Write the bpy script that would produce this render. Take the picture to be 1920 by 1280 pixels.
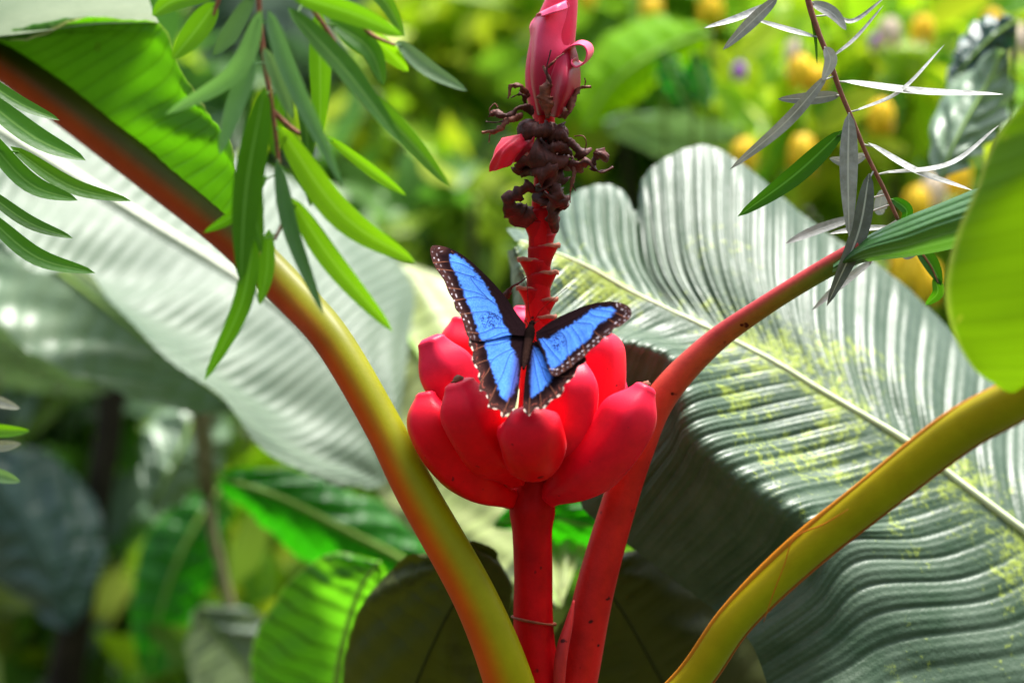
import bpy, math, random
import numpy as np
from mathutils import Vector, Matrix, geometry
random.seed(7); RNG = np.random.default_rng(7)
R = math.radians
for o in list(bpy.data.objects): bpy.data.objects.remove(o)
scene = bpy.context.scene
col = scene.collection

# ------------------------------------------------------------------ camera, sky, sun, exposure
FOC, D, TILT = 84.0, 1.5, R(6)
FWD = Vector((0, math.cos(TILT), -math.sin(TILT))); UP = Vector((0, math.sin(TILT), math.cos(TILT))); RT = Vector((1, 0, 0))
CAM = Vector((0, 0, 1.25)) - FWD * D
cd = bpy.data.cameras.new('camera'); cam = bpy.data.objects.new('camera', cd); col.objects.link(cam)
cam.location = CAM; cam.rotation_euler = (R(90) - TILT, 0, 0)
cd.lens = FOC; cd.sensor_width = 36; cd.clip_start = 0.05; cd.clip_end = 500
cd.dof.use_dof = True; cd.dof.focus_distance = D - 0.03; cd.dof.aperture_fstop = 3.4
scene.camera = cam

SUN_EL, SUN_AZ = R(70), R(36)                     # high sun, behind the plants and a little to the right
world = bpy.data.worlds.new('World'); scene.world = world; world.use_nodes = True
wn = world.node_tree; bg = wn.nodes['Background']
sky = wn.nodes.new('ShaderNodeTexSky'); sky.sky_type = 'NISHITA'; sky.sun_disc = False
sky.sun_elevation = SUN_EL; sky.sun_rotation = SUN_AZ; sky.dust_density = 4.0; sky.air_density = 1.0; sky.ozone_density = 1.0
hs = wn.nodes.new('ShaderNodeHueSaturation'); hs.inputs['Saturation'].default_value = 0.6
wn.links.new(sky.outputs[0], hs.inputs['Color']); wn.links.new(hs.outputs[0], bg.inputs[0])
bg.inputs[1].default_value = 0.145
sd = bpy.data.lights.new('sun', 'SUN'); sd.energy = 4.2; sd.angle = R(16); sd.color = (1, 0.965, 0.93)
sun = bpy.data.objects.new('sun', sd); col.objects.link(sun)
sdir = Vector((math.sin(SUN_AZ) * math.cos(SUN_EL), math.cos(SUN_AZ) * math.cos(SUN_EL), math.sin(SUN_EL)))
sun.rotation_euler = sdir.to_track_quat('Z', 'Y').to_euler(); sun.location = (0, 3, 8)
vs = scene.view_settings; vs.view_transform = 'Standard'; vs.look = 'None'; vs.gamma = 1; vs.use_curve_mapping = False
vs.exposure = 1.3
scene.render.engine = 'CYCLES'; scene.cycles.max_bounces = 7; scene.cycles.diffuse_bounces = 4; scene.cycles.glossy_bounces = 3; scene.cycles.transmission_bounces = 4

# ------------------------------------------------------------------ helpers
K = 36.0 / FOC / 1920.0
_F, _U, _R, _C = (np.array(v) for v in (FWD, UP, RT, CAM))
def at(px, py, dd=0.0):
    """a point on the sight line of photo pixel (px, py), dd metres beyond the subject's distance"""
    d = D + dd
    return _C + _F * d + _R * ((px - 960) * K * d) + _U * (-(py - 640) * K * d)
def mm(px, dd=0.0): return px * K * (D + dd)          # photo pixels -> metres at that depth
VIEW = -_F

def cr(P, n):
    """Catmull-Rom through P (k x m) -> n samples"""
    P = np.asarray(P, float); k = len(P)
    if k == 2:
        t = np.linspace(0, 1, n)[:, None]; return P[0] * (1 - t) + P[1] * t
    Q = np.vstack([2 * P[0] - P[1], P, 2 * P[-1] - P[-2]])
    u = np.linspace(0, k - 1, n); i = np.minimum(u.astype(int), k - 2); f = (u - i)[:, None]
    a, b, c, d = Q[i], Q[i + 1], Q[i + 2], Q[i + 3]
    return 0.5 * (2 * b + (c - a) * f + (2 * a - 5 * b + 4 * c - d) * f ** 2 + (3 * b - a - 3 * c + d) * f ** 3)

def root(name, label, cat, base, group=None):
    e = bpy.data.objects.new(name, None); col.objects.link(e); e.location = Vector(base); e.empty_display_size = 0.02
    e['label'] = label; e['category'] = cat
    group = group or {'banana_leaf': 'banana leaves around the fruiting plant', 'drooping_leaf': 'single broad leaves among the undergrowth', 'shrub': 'shrubs filling the background', 'hanging_twig': 'twigs hanging into view', 'sapling': 'thin saplings at the lower left'}.get(name)
    if group: e['group'] = group
    return e
def base_of(o):
    while o.parent: o = o.parent
    return np.array(o.location)
def obj(name, V, Fc, mat, parent=None, uv=None, colr=None, smooth=True, label=None):
    V = np.asarray(V, float)
    if parent is not None: V = V - base_of(parent)
    me = bpy.data.meshes.new(name); me.from_pydata(V.tolist(), [], [tuple(f) for f in Fc])
    if uv is not None:
        l = me.uv_layers.new(name='UVMap'); idx = np.empty(len(me.loops), int); me.loops.foreach_get('vertex_index', idx)
        l.data.foreach_set('uv', np.asarray(uv, np.float32)[idx].ravel())
    if colr is not None:
        a = me.color_attributes.new('col', 'FLOAT_COLOR', 'POINT'); c = np.ones((len(V), 4), np.float32); c[:, :3] = colr
        a.data.foreach_set('color', c.ravel())
    if smooth: me.polygons.foreach_set('use_smooth', [True] * len(me.polygons))
    me.materials.append(mat); me.update()
    o = bpy.data.objects.new(name, me); col.objects.link(o)
    if parent is not None: o.parent = parent
    if label: o['label'] = label
    return o
def gridfaces(a, b, wrap=False):
    F = []
    for i in range(a - 1):
        for j in range(b if wrap else b - 1):
            k = (j + 1) % b
            F.append((i * b + j, i * b + k, (i + 1) * b + k, (i + 1) * b + j))
    return F
def smooth1(x, a, b):
    t = np.clip((x - a) / (b - a), 0, 1); return t * t * (3 - 2 * t)
def wob(n, seed, k=4):
    r = np.random.default_rng(seed); t = np.linspace(0, 1, n); s = np.zeros(n)
    for i in range(1, k + 1): s += r.normal() / i * np.sin(2 * np.pi * i * t * r.uniform(.7, 1.5) + r.uniform(0, 6.28))
    return s
def frames(P):
    T = np.gradient(P, axis=0); T /= np.linalg.norm(T, axis=1)[:, None] + 1e-12
    A = np.cross(T, VIEW); nrm = np.linalg.norm(A, axis=1)
    for i in range(len(A)):
        if nrm[i] < 0.15: A[i] = A[i - 1] if i else np.cross(T[i], _U)
    A -= T * np.sum(A * T, axis=1)[:, None]
    A /= np.linalg.norm(A, axis=1)[:, None] + 1e-12
    for i in range(1, len(A)):
        if A[i] @ A[i - 1] < 0: A[i] = -A[i]
    return T, A, np.cross(A, T)
def sweep(P, rad, ns=16, sect=None, cap=True, flat=1.0):
    """tube along P; theta 0 = screen-right of the path's direction, 90 deg = towards the viewer. returns V, F, uv, theta"""
    T, A, B = frames(P); 
    if (B @ VIEW).mean() < 0: B = -B
    n = len(P); th = np.linspace(0, 2 * np.pi, ns, endpoint=False)
    s = np.ones(ns) if sect is None else sect(th)
    rad = np.asarray(rad).reshape(n, 1, 1)
    V = P[:, None, :] + rad * (s * np.cos(th))[None, :, None] * A[:, None, :] + rad * flat * (s * np.sin(th))[None, :, None] * B[:, None, :]
    V = V.reshape(-1, 3); F = gridfaces(n, ns, True)
    uv = np.stack([np.repeat(np.linspace(0, 1, n), ns), np.tile(th / (2 * np.pi), n)], 1); tt = np.tile(th, n)
    if cap:
        k = len(V); V = np.vstack([V, P[0], P[-1]]); uv = np.vstack([uv, [0, 0], [1, 0]]); tt = np.append(tt, [0, 0])
        for j in range(ns):
            F.append((k, (j + 1) % ns, j)); F.append((k + 1, (n - 1) * ns + j, (n - 1) * ns + (j + 1) % ns))
    return V, F, uv, tt
def pix(L): return np.array([at(*p) for p in L])
def tube(name, L, radpx, mat, parent, n=40, ns=14, colfn=None, sect=None, flat=1.0, label=None, wobble=0, seed=0):
    """L: list of (px, py, dd); radpx: radii in photo pixels at the control points"""
    P = cr(pix(L), n); dd = cr(np.array([[l[2]] for l in L]), n)[:, 0]
    r = cr(np.array(radpx, float)[:, None], n)[:, 0] * K * (D + dd)
    r = np.maximum(r, 1e-5)
    if wobble: r *= 1 + wobble * wob(n, seed, 6)
    V, F, uv, th = sweep(P, r, ns, sect, True, flat)
    c = colfn(uv[:, 0], th) if colfn else None
    return obj(name, V, F, mat, parent, uv, c, label=label)

# ------------------------------------------------------------------ materials
def nodes(name):
    m = bpy.data.materials.new(name); m.use_nodes = True; nt = m.node_tree
    return m, nt, nt.nodes['Principled BSDF'], nt.nodes['Material Output']
def N(nt, t, **kw):
    n = nt.nodes.new(t)
    for k, v in kw.items():
        if hasattr(n, k): setattr(n, k, v)
        else: n.inputs[k].default_value = v
    return n
def rgba(c): return (c[0], c[1], c[2], 1)
def noise(nt, scale, detail=4, rough=0.6, vec=None):
    n = N(nt, 'ShaderNodeTexNoise'); n.inputs['Scale'].default_value = scale; n.inputs['Detail'].default_value = detail; n.inputs['Roughness'].default_value = rough
    if vec is not None: nt.links.new(vec, n.inputs['Vector'])
    return n
def ramp(nt, fac, a, b, ca=(0, 0, 0), cb=(1, 1, 1)):
    r = N(nt, 'ShaderNodeValToRGB'); r.color_ramp.elements[0].position = a; r.color_ramp.elements[1].position = b
    r.color_ramp.elements[0].color = rgba(ca); r.color_ramp.elements[1].color = rgba(cb); nt.links.new(fac, r.inputs[0]); return r
def mixc(nt, fac, a, b, mode='MIX'):
    m = N(nt, 'ShaderNodeMix', data_type='RGBA', blend_type=mode)
    for s, x in ((m.inputs[0], fac), (m.inputs[6], a), (m.inputs[7], b)):
        if isinstance(x, (int, float)): s.default_value = x
        elif isinstance(x, tuple): s.default_value = rgba(x)
        else: nt.links.new(x, s)
    return m.outputs[2]
def math_(nt, op, a, b=0.0):
    m = N(nt, 'ShaderNodeMath', operation=op)
    for s, x in ((m.inputs[0], a), (m.inputs[1], b)):
        if isinstance(x, (int, float)): s.default_value = x
        else: nt.links.new(x, s)
    return m.outputs[0]

def leafmat(name, c1, c2, rough=0.4, spec=0.5, trans=0.35, tcol=None, veins=0, vdark=0.5, blotch=None, bl=(0.5, 0.62), nscale=30, coat=0.0, midline=None, edge=None, bump=0.25, useattr=False, spots=None):
    m, nt, bs, out = nodes(name); L = nt.links
    tc = N(nt, 'ShaderNodeTexCoord'); sx = N(nt, 'ShaderNodeSeparateXYZ'); L.new(tc.outputs['UV'], sx.inputs[0])
    n1 = noise(nt, nscale, 5, 0.65, tc.outputs['Object'])
    c = mixc(nt, ramp(nt, n1.outputs[0], 0.35, 0.65).outputs[0], c1, c2)
    if useattr:
        at_ = N(nt, 'ShaderNodeAttribute', attribute_name='col'); c = mixc(nt, 1.0, c, at_.outputs['Color'], 'MULTIPLY')
    hgt = noise(nt, 260, 3, 0.6, tc.outputs['Object']).outputs[0]
    if blotch:
        n2 = noise(nt, 130, 8, 0.75, tc.outputs['Object']); n3 = noise(nt, 14, 2, 0.5, tc.outputs['Object'])
        f = math_(nt, 'ADD', math_(nt, 'MULTIPLY', n2.outputs[0], 0.6), math_(nt, 'MULTIPLY', n3.outputs[0], 0.4))
        f = math_(nt, 'ADD', f, math_(nt, 'MULTIPLY', math_(nt, 'SUBTRACT', 0.28, sx.outputs[1]), 0.26))
        c = mixc(nt, ramp(nt, f, *bl).outputs[0], c, blotch)
    if veins:
        w = math_(nt, 'FRACT', math_(nt, 'MULTIPLY', sx.outputs[0], float(veins)))
        w = math_(nt, 'ABSOLUTE', math_(nt, 'SUBTRACT', w, 0.5))
        vv = ramp(nt, w, 0.02, 0.2).outputs[0]
        c = mixc(nt, vv, mixc(nt, 1.0, c, (vdark,) * 3, 'MULTIPLY'), c)
        hgt = math_(nt, 'ADD', math_(nt, 'MULTIPLY', hgt, 0.4), math_(nt, 'MULTIPLY', vv, 1.2))
    if midline:
        f = ramp(nt, sx.outputs[1], 0.05, 0.14, (1, 1, 1), (0, 0, 0)).outputs[0]; c = mixc(nt, f, c, midline)
    if edge:
        f = ramp(nt, sx.outputs[1], 0.95, 0.99).outputs[0]; c = mixc(nt, f, c, edge)
    if spots:
        n4 = noise(nt, 70, 1, 0.4, tc.outputs['Object']); c = mixc(nt, ramp(nt, n4.outputs[0], 0.73, 0.76).outputs[0], c, spots)
    L.new(c, bs.inputs['Base Color'])
    rr = noise(nt, 45, 4, 0.6, tc.outputs['Object']); mr = N(nt, 'ShaderNodeMapRange'); L.new(rr.outputs[0], mr.inputs[0])
    mr.inputs[3].default_value = max(rough - 0.12, 0.05); mr.inputs[4].default_value = rough + 0.15; L.new(mr.outputs[0], bs.inputs['Roughness'])
    bs.inputs['Specular IOR Level'].default_value = spec; bs.inputs['Coat Weight'].default_value = coat; bs.inputs['Coat Roughness'].default_value = 0.25
    bp = N(nt, 'ShaderNodeBump'); bp.inputs['Strength'].default_value = bump; bp.inputs['Distance'].default_value = 0.002; L.new(hgt, bp.inputs['Height']); L.new(bp.outputs[0], bs.inputs['Normal'])
    if trans > 0:
        tr = N(nt, 'ShaderNodeBsdfTranslucent'); mx = N(nt, 'ShaderNodeMixShader'); mx.inputs[0].default_value = trans
        tcv = mixc(nt, 1.0, c, tcol if tcol else (1, 1, 1), 'MULTIPLY')
        if tcol: 
            tcv = mixc(nt, 0.75, c, tcol)
            if useattr: tcv = mixc(nt, 1.0, tcv, at_.outputs['Color'], 'MULTIPLY')
            if veins: tcv = mixc(nt, vv, mixc(nt, 1.0, tcv, (vdark,) * 3, 'MULTIPLY'), tcv)
        L.new(tcv, tr.inputs[0]); L.new(bs.outputs[0], mx.inputs[1]); L.new(tr.outputs[0], mx.inputs[2]); L.new(mx.outputs[0], out.inputs[0])
    return m
def attrmat(name, rough=0.45, spec=0.4, sheen=0.0, sheentint=(1, 1, 1), nscale=60, var=0.35, bump=0.15, bscale=400, flecks=None, fl=(0.7, 0.74), flscale=60, metallic=0, sss=0.0, stretch=None):
    m, nt, bs, out = nodes(name); L = nt.links
    tc = N(nt, 'ShaderNodeTexCoord'); a = N(nt, 'ShaderNodeAttribute', attribute_name='col')
    vec = tc.outputs['Object']
    n1 = noise(nt, nscale, 5, 0.65, vec)
    c = mixc(nt, 1.0, a.outputs['Color'], ramp(nt, n1.outputs[0], 0.3, 0.7, (1 - var,) * 3, (1 + var * 0.4,) * 3).outputs[0], 'MULTIPLY')
    if flecks:
        n2 = noise(nt, flscale, 2, 0.5, vec); c = mixc(nt, ramp(nt, n2.outputs[0], *fl).outputs[0], c, flecks)
    L.new(c, bs.inputs['Base Color']); bs.inputs['Roughness'].default_value = rough; bs.inputs['Specular IOR Level'].default_value = spec
    bs.inputs['Sheen Weight'].default_value = sheen; bs.inputs['Sheen Roughness'].default_value = 0.14; bs.inputs['Sheen Tint'].default_value = rgba(sheentint)
    bs.inputs['Metallic'].default_value = metallic; bs.inputs['Subsurface Weight'].default_value = sss; bs.inputs['Subsurface Radius'].default_value = (0.01, 0.002, 0.002)
    if bump:
        nb = noise(nt, bscale, 3, 0.6, vec); bp = N(nt, 'ShaderNodeBump'); bp.inputs['Strength'].default_value = bump; bp.inputs['Distance'].default_value = 0.001
        L.new(nb.outputs[0], bp.inputs['Height']); L.new(bp.outputs[0], bs.inputs['Normal'])
    return m

M_fruit = attrmat('pink_velvet_fruit', 0.36, 0.13, 0.1, (1.0, 0.5, 0.55), 50, 0.2, 0.15, 1300, (0.25, 0.005, 0.01), (0.70, 0.76), 150)
M_stalk = attrmat('red_stalk', 0.45, 0.12, 0.02, (1, 0.5, 0.5), 40, 0.35, 0.2, 500, (0.05, 0.004, 0.004), (0.70, 0.735), 95)
M_petiole = attrmat('petiole', 0.45, 0.12, 0, (1, 1, 1), 22, 0.22, 0.08, 300, (0.06, 0.01, 0.004), (0.735, 0.76), 60)
M_midrib = attrmat('pale_midrib', 0.4, 0.5, 0, (1, 1, 1), 60, 0.3, 0.1, 300)
M_bract = attrmat('pink_bract', 0.4, 0.25, 0.08, (1, .6, .7), 30, 0.2, 0.15, 350)
M_dry = attrmat('dried_bract', 0.6, 0.25, 0, (1, 1, 1), 130, 0.6, 0.8, 220)
M_twig = attrmat('reddish_twig', 0.6, 0.3, 0, (1, 1, 1), 200, 0.4, 0.3, 600)
M_bark = attrmat('bark', 0.85, 0.2, 0, (1, 1, 1), 40, 0.5, 0.8, 60)
M_wing = attrmat('morpho_wing', 0.6, 0.0, 0, (1, 1, 1), 900, 0.12, 0.1, 2500)
M_body = attrmat('butterfly_body', 0.8, 0.0, 0.0, (0.5, 0.4, 0.35), 900, 0.5, 0.6, 1800)
M_flower = attrmat('flower_petal', 0.5, 0.3, 0.1, (1, 1, .6), 30, 0.15, 0.1)

# ------------------------------------------------------------------ ground
def ground_material():
    m, nt, bs, out = nodes('forest_soil'); tc = N(nt, 'ShaderNodeTexCoord')
    n = noise(nt, 3, 8, 0.7, tc.outputs['Object']); c = ramp(nt, n.outputs[0], 0.35, 0.7, (0.018, 0.012, 0.007), (0.07, 0.05, 0.022)).outputs[0]
    n2 = noise(nt, 9, 4, 0.6, tc.outputs['Object']); c = mixc(nt, ramp(nt, n2.outputs[0], 0.55, 0.65).outputs[0], c, (0.03, 0.07, 0.012))
    nt.links.new(c, bs.inputs['Base Color']); bs.inputs['Roughness'].default_value = 0.95
    return m
gx = np.linspace(-40, 40, 61); gy = np.linspace(-30, 70, 71)
GV = np.array([(x, y, 0.04 * math.sin(x * 1.3) * math.cos(y * 0.9) - 0.05) for x in gx for y in gy])
g = obj('ground', GV, gridfaces(61, 71), ground_material()); g['kind'] = 'structure'

# ------------------------------------------------------------------ leaf builders
def patch(rows, nt, ns, pleats=0.0, amp=0.0, seed=0, env=None, rough=0.0, phase=0.0):
    """rows: list over t of [(px,py,dd) from the midrib to the edge]; returns V, F, uv"""
    Rr = np.array([[at(*p) for p in row] for row in rows])
    rails = np.stack([cr(Rr[:, j], nt) for j in range(Rr.shape[1])], 1)
    G = np.stack([cr(rails[i], ns) for i in range(nt)], 0)
    gu = np.gradient(G, axis=0); gv = np.gradient(G, axis=1); n = np.cross(gu, gv); n /= np.linalg.norm(n, axis=2)[:, :, None] + 1e-12
    if (n @ VIEW).mean() < 0: n = -n
    t = np.linspace(0, 1, nt); s = np.linspace(0, 1, ns); off = np.zeros((nt, ns))
    if amp:
        ph = t * pleats + 0.12 * wob(nt, seed, 5) + phase
        w = np.abs(np.sin(np.pi * ph)) ** 0.7 - 0.6 + 0.22 * np.sin(2 * np.pi * ph * 3.1 + 1) * (0.6 + 0.4 * wob(nt, seed + 3, 4))
        e = np.clip(s * 5, 0, 1) * (1 - 0.25 * s) if env is None else env(s)
        mod = np.clip(1 + 0.18 * wob(nt, seed + 9, 6), 0.5, 1.5)
        off += amp * (w * mod)[:, None] * e[None, :]
    if rough:
        r = np.random.default_rng(seed + 50)
        for k in range(7):
            a, b, c0 = r.uniform(1, 6), r.uniform(1, 5), r.uniform(0, 6.28)
            off += rough * r.uniform(.2, .6) * np.sin(a * 2 * np.pi * t[:, None] + b * np.pi * s[None, :] + c0) * np.clip(s * 3, 0, 1)[None, :]
    G = G + n * off[:, :, None]
    uv = np.stack([np.repeat(t, ns), np.tile(s, nt)], 1)
    return G.reshape(-1, 3), gridfaces(nt, ns), uv
def join(parts):
    Vs, Fs, us, k = [], [], [], 0
    for V, F, u in parts:
        Vs.append(V); us.append(u); Fs += [tuple(i + k for i in f) for f in F]; k += len(V)
    return np.vstack(Vs), Fs, np.vstack(us)
def blade(parent, halves, mat, name='blade', **kw):
    o = obj(name, *(lambda V, F, u: (V, F, mat, parent, u))(*join([patch(h, **kw) for h in halves])))
    return o
def const(c): return lambda u, th: np.tile(np.array(c), (len(u), 1))

def lance(parent, pts, wpx, dd, mat, roll=0.0, name='leaf', stem_from=None, n=16, fold=0.25, tint=(1, 1, 1), shape=0.62, dd_end=None):
    """slender leaf along 3 photo points; roll tilts the blade about its own length"""
    L = [(p[0], p[1], dd + (0 if dd_end is None else (dd_end - dd) * i / (len(pts) - 1))) for i, p in enumerate(pts)]
    P = cr(pix(L), n); T, A, B = frames(P)
    if (B @ VIEW).mean() < 0: B = -B
    Wd = A * math.cos(roll) + B * math.sin(roll); Nn = -A * math.sin(roll) + B * math.cos(roll)
    u = np.linspace(0, 1, n); w = np.sin(np.pi * u ** 0.8) ** shape; w = np.maximum(w, 0.05); w[-1] = 0.0
    h = 0.5 * mm(wpx, dd) * w
    S = np.array([-1, -0.5, 0, 0.5, 1])
    V = P[:, None] + Wd[:, None] * (h[:, None] * S)[:, :, None] + Nn[:, None] * (fold * h[:, None] * np.abs(S))[:, :, None]
    uv = np.stack([np.repeat(u, 5), np.tile(np.abs(S), n)], 1); V = V.reshape(-1, 3); F = gridfaces(n, 5)
    if stem_from is not None:                       # the little leaf stalk that joins it to the twig
        q = np.array(stem_from); d = np.argmin(((q - P[0]) ** 2).sum(1)); Q = np.linspace(q[d], P[1], 6); k = len(V)
        V2, F2, u2, _ = sweep(Q, np.full(6, mm(1.8, dd)), 5); V = np.vstack([V, V2]); F += [tuple(i + k for i in f) for f in F2]; uv = np.vstack([uv, np.tile([0.1, 0.0], (len(V2), 1))])
    return obj(name, V, F, mat, parent, uv, np.tile(np.array(tint), (len(V), 1)))

# ------------------------------------------------------------------ pink banana plant
base = at(1005, 640, 0.0); plant = root('banana_plant', 'pink velvet banana plant with red fruit, upright flower bud and long leaf stalks', 'banana plant', (base[0], base[1], 0))
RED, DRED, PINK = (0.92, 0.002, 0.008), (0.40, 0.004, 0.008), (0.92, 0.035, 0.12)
# pseudostem below the picture down to the soil
PS = np.array([[base[0], base[1] - 0.01, z] for z in np.linspace(-0.06, 0.98, 20)])
V, F, uv, th = sweep(PS, np.linspace(0.065, 0.03, 20) * (1 + 0.03 * wob(20, 3)), 18)
obj('pseudostem', V, F, M_petiole, plant, uv, np.tile([0.12, 0.10, 0.03], (len(V), 1)))
def stalk_col(u, th):
    c = np.array([0.55, 0.002, 0.005]) * np.ones((len(u), 3)); return c
tube('flower_stalk', [(1008, 1420, 0.0), (1008, 1280, 0), (1000, 1170, 0), (1000, 1080, 0), (998, 1000, 0), (998, 955, 0), (1000, 900, 0), (1003, 800, 0), (1006, 700, 0), (1008, 600, 0), (1012, 500, 0), (1014, 420, 0), (1020, 330, 0), (1024, 250, 0), (1024, 200, 0)],
     [41, 41, 38, 37, 37.5, 43, 34, 34, 30, 24, 20, 20, 18, 17, 15], M_stalk, plant, 140, 24, stalk_col, wobble=0.02, seed=4)
# torn sheath ring round the stalk and the sheath edge below it
def ring_pts(cx, cy, rx, ry, tilt, n=40):
    return [(cx + rx * math.cos(a), cy + ry * math.sin(a) + tilt * math.cos(a), -0.0008 * math.sin(a) * rx / 2.2) for a in np.linspace(0, 2 * math.pi, n)]
P = pix(ring_pts(1001, 1163, 40, 3, 7)); V, F, uv, th = sweep(P, mm(2.6) * (1 + 0.4 * wob(40, 12, 6)).clip(.5, 1.6), 6)
obj('sheath_ring', V, F, M_dry, plant, uv, np.tile([0.30, 0.07, 0.03], (len(V), 1)))

def banana(pts, radpx, tipn=True, cl=RED, seed=0, ridge=0.07, tipdry=True, taper=.62):
    n, ns = 46, 26; P = cr(pix(pts), n); dd = cr(np.array([[p[2]] for p in pts]), n)[:, 0]; u = np.linspace(0, 1, n)
    prof = 0.42 + 0.58 * smooth1(u, 0.0, 0.38); prof *= 1 - taper * smooth1(u, 0.66, 1.0) ** 1.25
    r = radpx * prof * K * (D + dd)
    # rounded end
    e = np.clip((u - 0.975) / 0.025, 0, 1); r *= np.sqrt(1 - 0.55 * e ** 2)
    V, F, uv, th = sweep(P, r, ns, lambda t: 1 + ridge * (0.9 - 1.7 * np.abs(np.sin(2.5 * t + seed * .65)) ** .9), True)
    V = V + (0.0006 * np.sin(V * 130 + seed)[:, [1, 2, 0]])
    c = np.array(cl)[None] * (1 - 0.0 * uv[:, :1]) + smooth1(uv[:, 0], 0.5, 1.0)[:, None] * (np.array([.95, .05, .15]) - np.array(cl)) * 0.3  # pinker towards the tip: paints the sunlit fruit tops into the colour
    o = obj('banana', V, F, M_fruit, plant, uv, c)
    if tipdry:
        T = (P[-1] - P[-4]); T /= np.linalg.norm(T); q = np.array([P[-1] + T * mm(x) for x in (-3, .5, 2.5, 4.5)]); q[-1] += RNG.normal(0, 0.0012, 3)
        V, F, uv, th = sweep(q, np.array([0.9, 1.0, 0.8, 0.45]) * r[-1] * 0.62, 12, lambda t: 1 + 0.22 * np.cos(5 * t + seed))
        obj('dried_tip', V, F, M_dry, o, uv, np.tile([0.26, 0.09, 0.05], (len(V), 1)))
    return o
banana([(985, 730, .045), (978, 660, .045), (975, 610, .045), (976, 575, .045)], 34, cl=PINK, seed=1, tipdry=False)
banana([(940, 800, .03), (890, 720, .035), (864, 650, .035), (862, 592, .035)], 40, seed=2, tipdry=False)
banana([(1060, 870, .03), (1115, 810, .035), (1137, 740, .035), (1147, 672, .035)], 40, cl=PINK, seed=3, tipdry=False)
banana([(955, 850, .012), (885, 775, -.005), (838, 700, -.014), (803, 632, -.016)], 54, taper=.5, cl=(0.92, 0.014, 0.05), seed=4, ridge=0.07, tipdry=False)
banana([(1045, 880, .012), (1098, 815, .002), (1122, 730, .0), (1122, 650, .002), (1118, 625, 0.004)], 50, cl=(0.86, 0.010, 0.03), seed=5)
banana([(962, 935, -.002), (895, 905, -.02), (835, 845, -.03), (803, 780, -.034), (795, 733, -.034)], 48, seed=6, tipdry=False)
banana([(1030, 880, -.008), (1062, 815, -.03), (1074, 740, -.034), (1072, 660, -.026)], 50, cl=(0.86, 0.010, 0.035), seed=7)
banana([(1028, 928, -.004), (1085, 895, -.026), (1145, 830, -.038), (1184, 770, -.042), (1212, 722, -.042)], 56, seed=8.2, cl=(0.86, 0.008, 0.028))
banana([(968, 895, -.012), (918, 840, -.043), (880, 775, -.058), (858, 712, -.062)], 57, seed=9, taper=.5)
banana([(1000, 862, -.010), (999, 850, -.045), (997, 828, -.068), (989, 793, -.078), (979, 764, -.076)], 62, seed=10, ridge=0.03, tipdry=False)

# zigzag bract scars up the flower stalk
def C2(x, y): return 840 + x / 2.133, y / 2.133
tops = [1275, 1205, 1160, 1098, 1046, 990, 940, 890, 840]; sides = [0.3, 0.0, 3.14, 0.35, 2.9, 0.2, 5.2, 3.3, 0.1]
for i, (yt, sd_) in enumerate(zip(tops, sides)):
    xc = 350 + (1275 - yt) * 0.055; nz, ns = 9, 30; cx, cy = C2(xc, yt); h = 76 / 2.133
    th = np.linspace(0, 2 * np.pi, ns, endpoint=False); dirw = 0.5 + 0.5 * np.cos(th - sd_); V = []
    for k in range(nz):
        f = k / (nz - 1)
        rr = (46 + dirw ** 3 * 38 * f ** 1.5) / 2.133 * (1 + 0.02 * np.sin(3 * th + i))
        y = cy + h * (1 - f) - 4 * dirw * f
        ctr = at(cx, 0, 0)
        p0 = np.array([at(cx, yy, 0) for yy in y]); V.append(p0 + (np.cos(th) * mm(1) * rr)[:, None] * _R + (-np.sin(th) * mm(1) * rr * 0.9)[:, None] * _F)
    V.append(V[-1].mean(0) + (V[-1] - V[-1].mean(0)) * .5 - _U * .001); V = np.array(V); top = V[-2]; V = V.reshape(-1, 3)
    sg = obj('stalk_segment', V, gridfaces(nz + 1, ns, True), M_stalk, plant, None, np.tile([0.40, 0.003, 0.006], (len(V), 1)))
    cen = top.mean(0); S = []; ta = np.linspace(sd_ - 1.5, sd_ + 1.5, 22); rim_ = np.stack([np.interp(ta % (2 * np.pi), np.append(th, 2 * np.pi), np.append(top[:, q], top[0, q])) for q in range(3)], 1); wl_ = np.cos(np.linspace(-1.5, 1.5, 22))[:, None]
    for f, dz in ((1.0, -.0016), (1.05, -.0008), (1.05, .0010), (.97, .0016), (.80, .0008), (.70, -.0012)):
        S.append(cen + (rim_ - cen) * (0.86 + (f - 0.86) * (0.35 + .65 * wl_)) + _U * (dz * wl_ + .0003 * np.sin(9 * ta + i)[:, None]))
    S = np.array(S).reshape(-1, 3)
    obj('bract_scar', S, gridfaces(6, 22), M_dry, sg, None, np.tile([0.36, 0.12, 0.07], (len(S), 1)))

# flower bud with its bracts
def budcol(u, th): return np.array([0.72, 0.03, 0.09])[None] * (0.75 + 0.25 * smooth1(u, 0, .5))[:, None]
tube('flower_bud', [(1018, 235, .004), (1022, 190, .004), (1028, 130, .004), (1040, 60, .004), (1054, 0, .004), (1060, -40, .004), (1064, -80, .004)], [14, 34, 43, 40, 30, 20, 3], M_bract, plant, 50, 24, budcol)
def c2row(row): return [(*C2(x, y), d) for x, y, d in row]
def shell(name, rows, mat, colr, nt=40, ns=18, rough=0.0, seed=0, label=None, th=0.0009, grad=True):
    V, F, uv = patch([c2row(r) for r in rows], nt, ns, rough=rough, seed=seed)
    gk = smooth1(uv[:, 0], 0.0, 0.55)[:, None] if grad else 1.0
    o = obj(name, V, F, mat, plant, uv, np.array(colr) * gk + np.array([.34, .006, .02]) * (1 - gk), label=label)
    s = o.modifiers.new('thickness', 'SOLIDIFY'); s.thickness = th; return o
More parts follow.
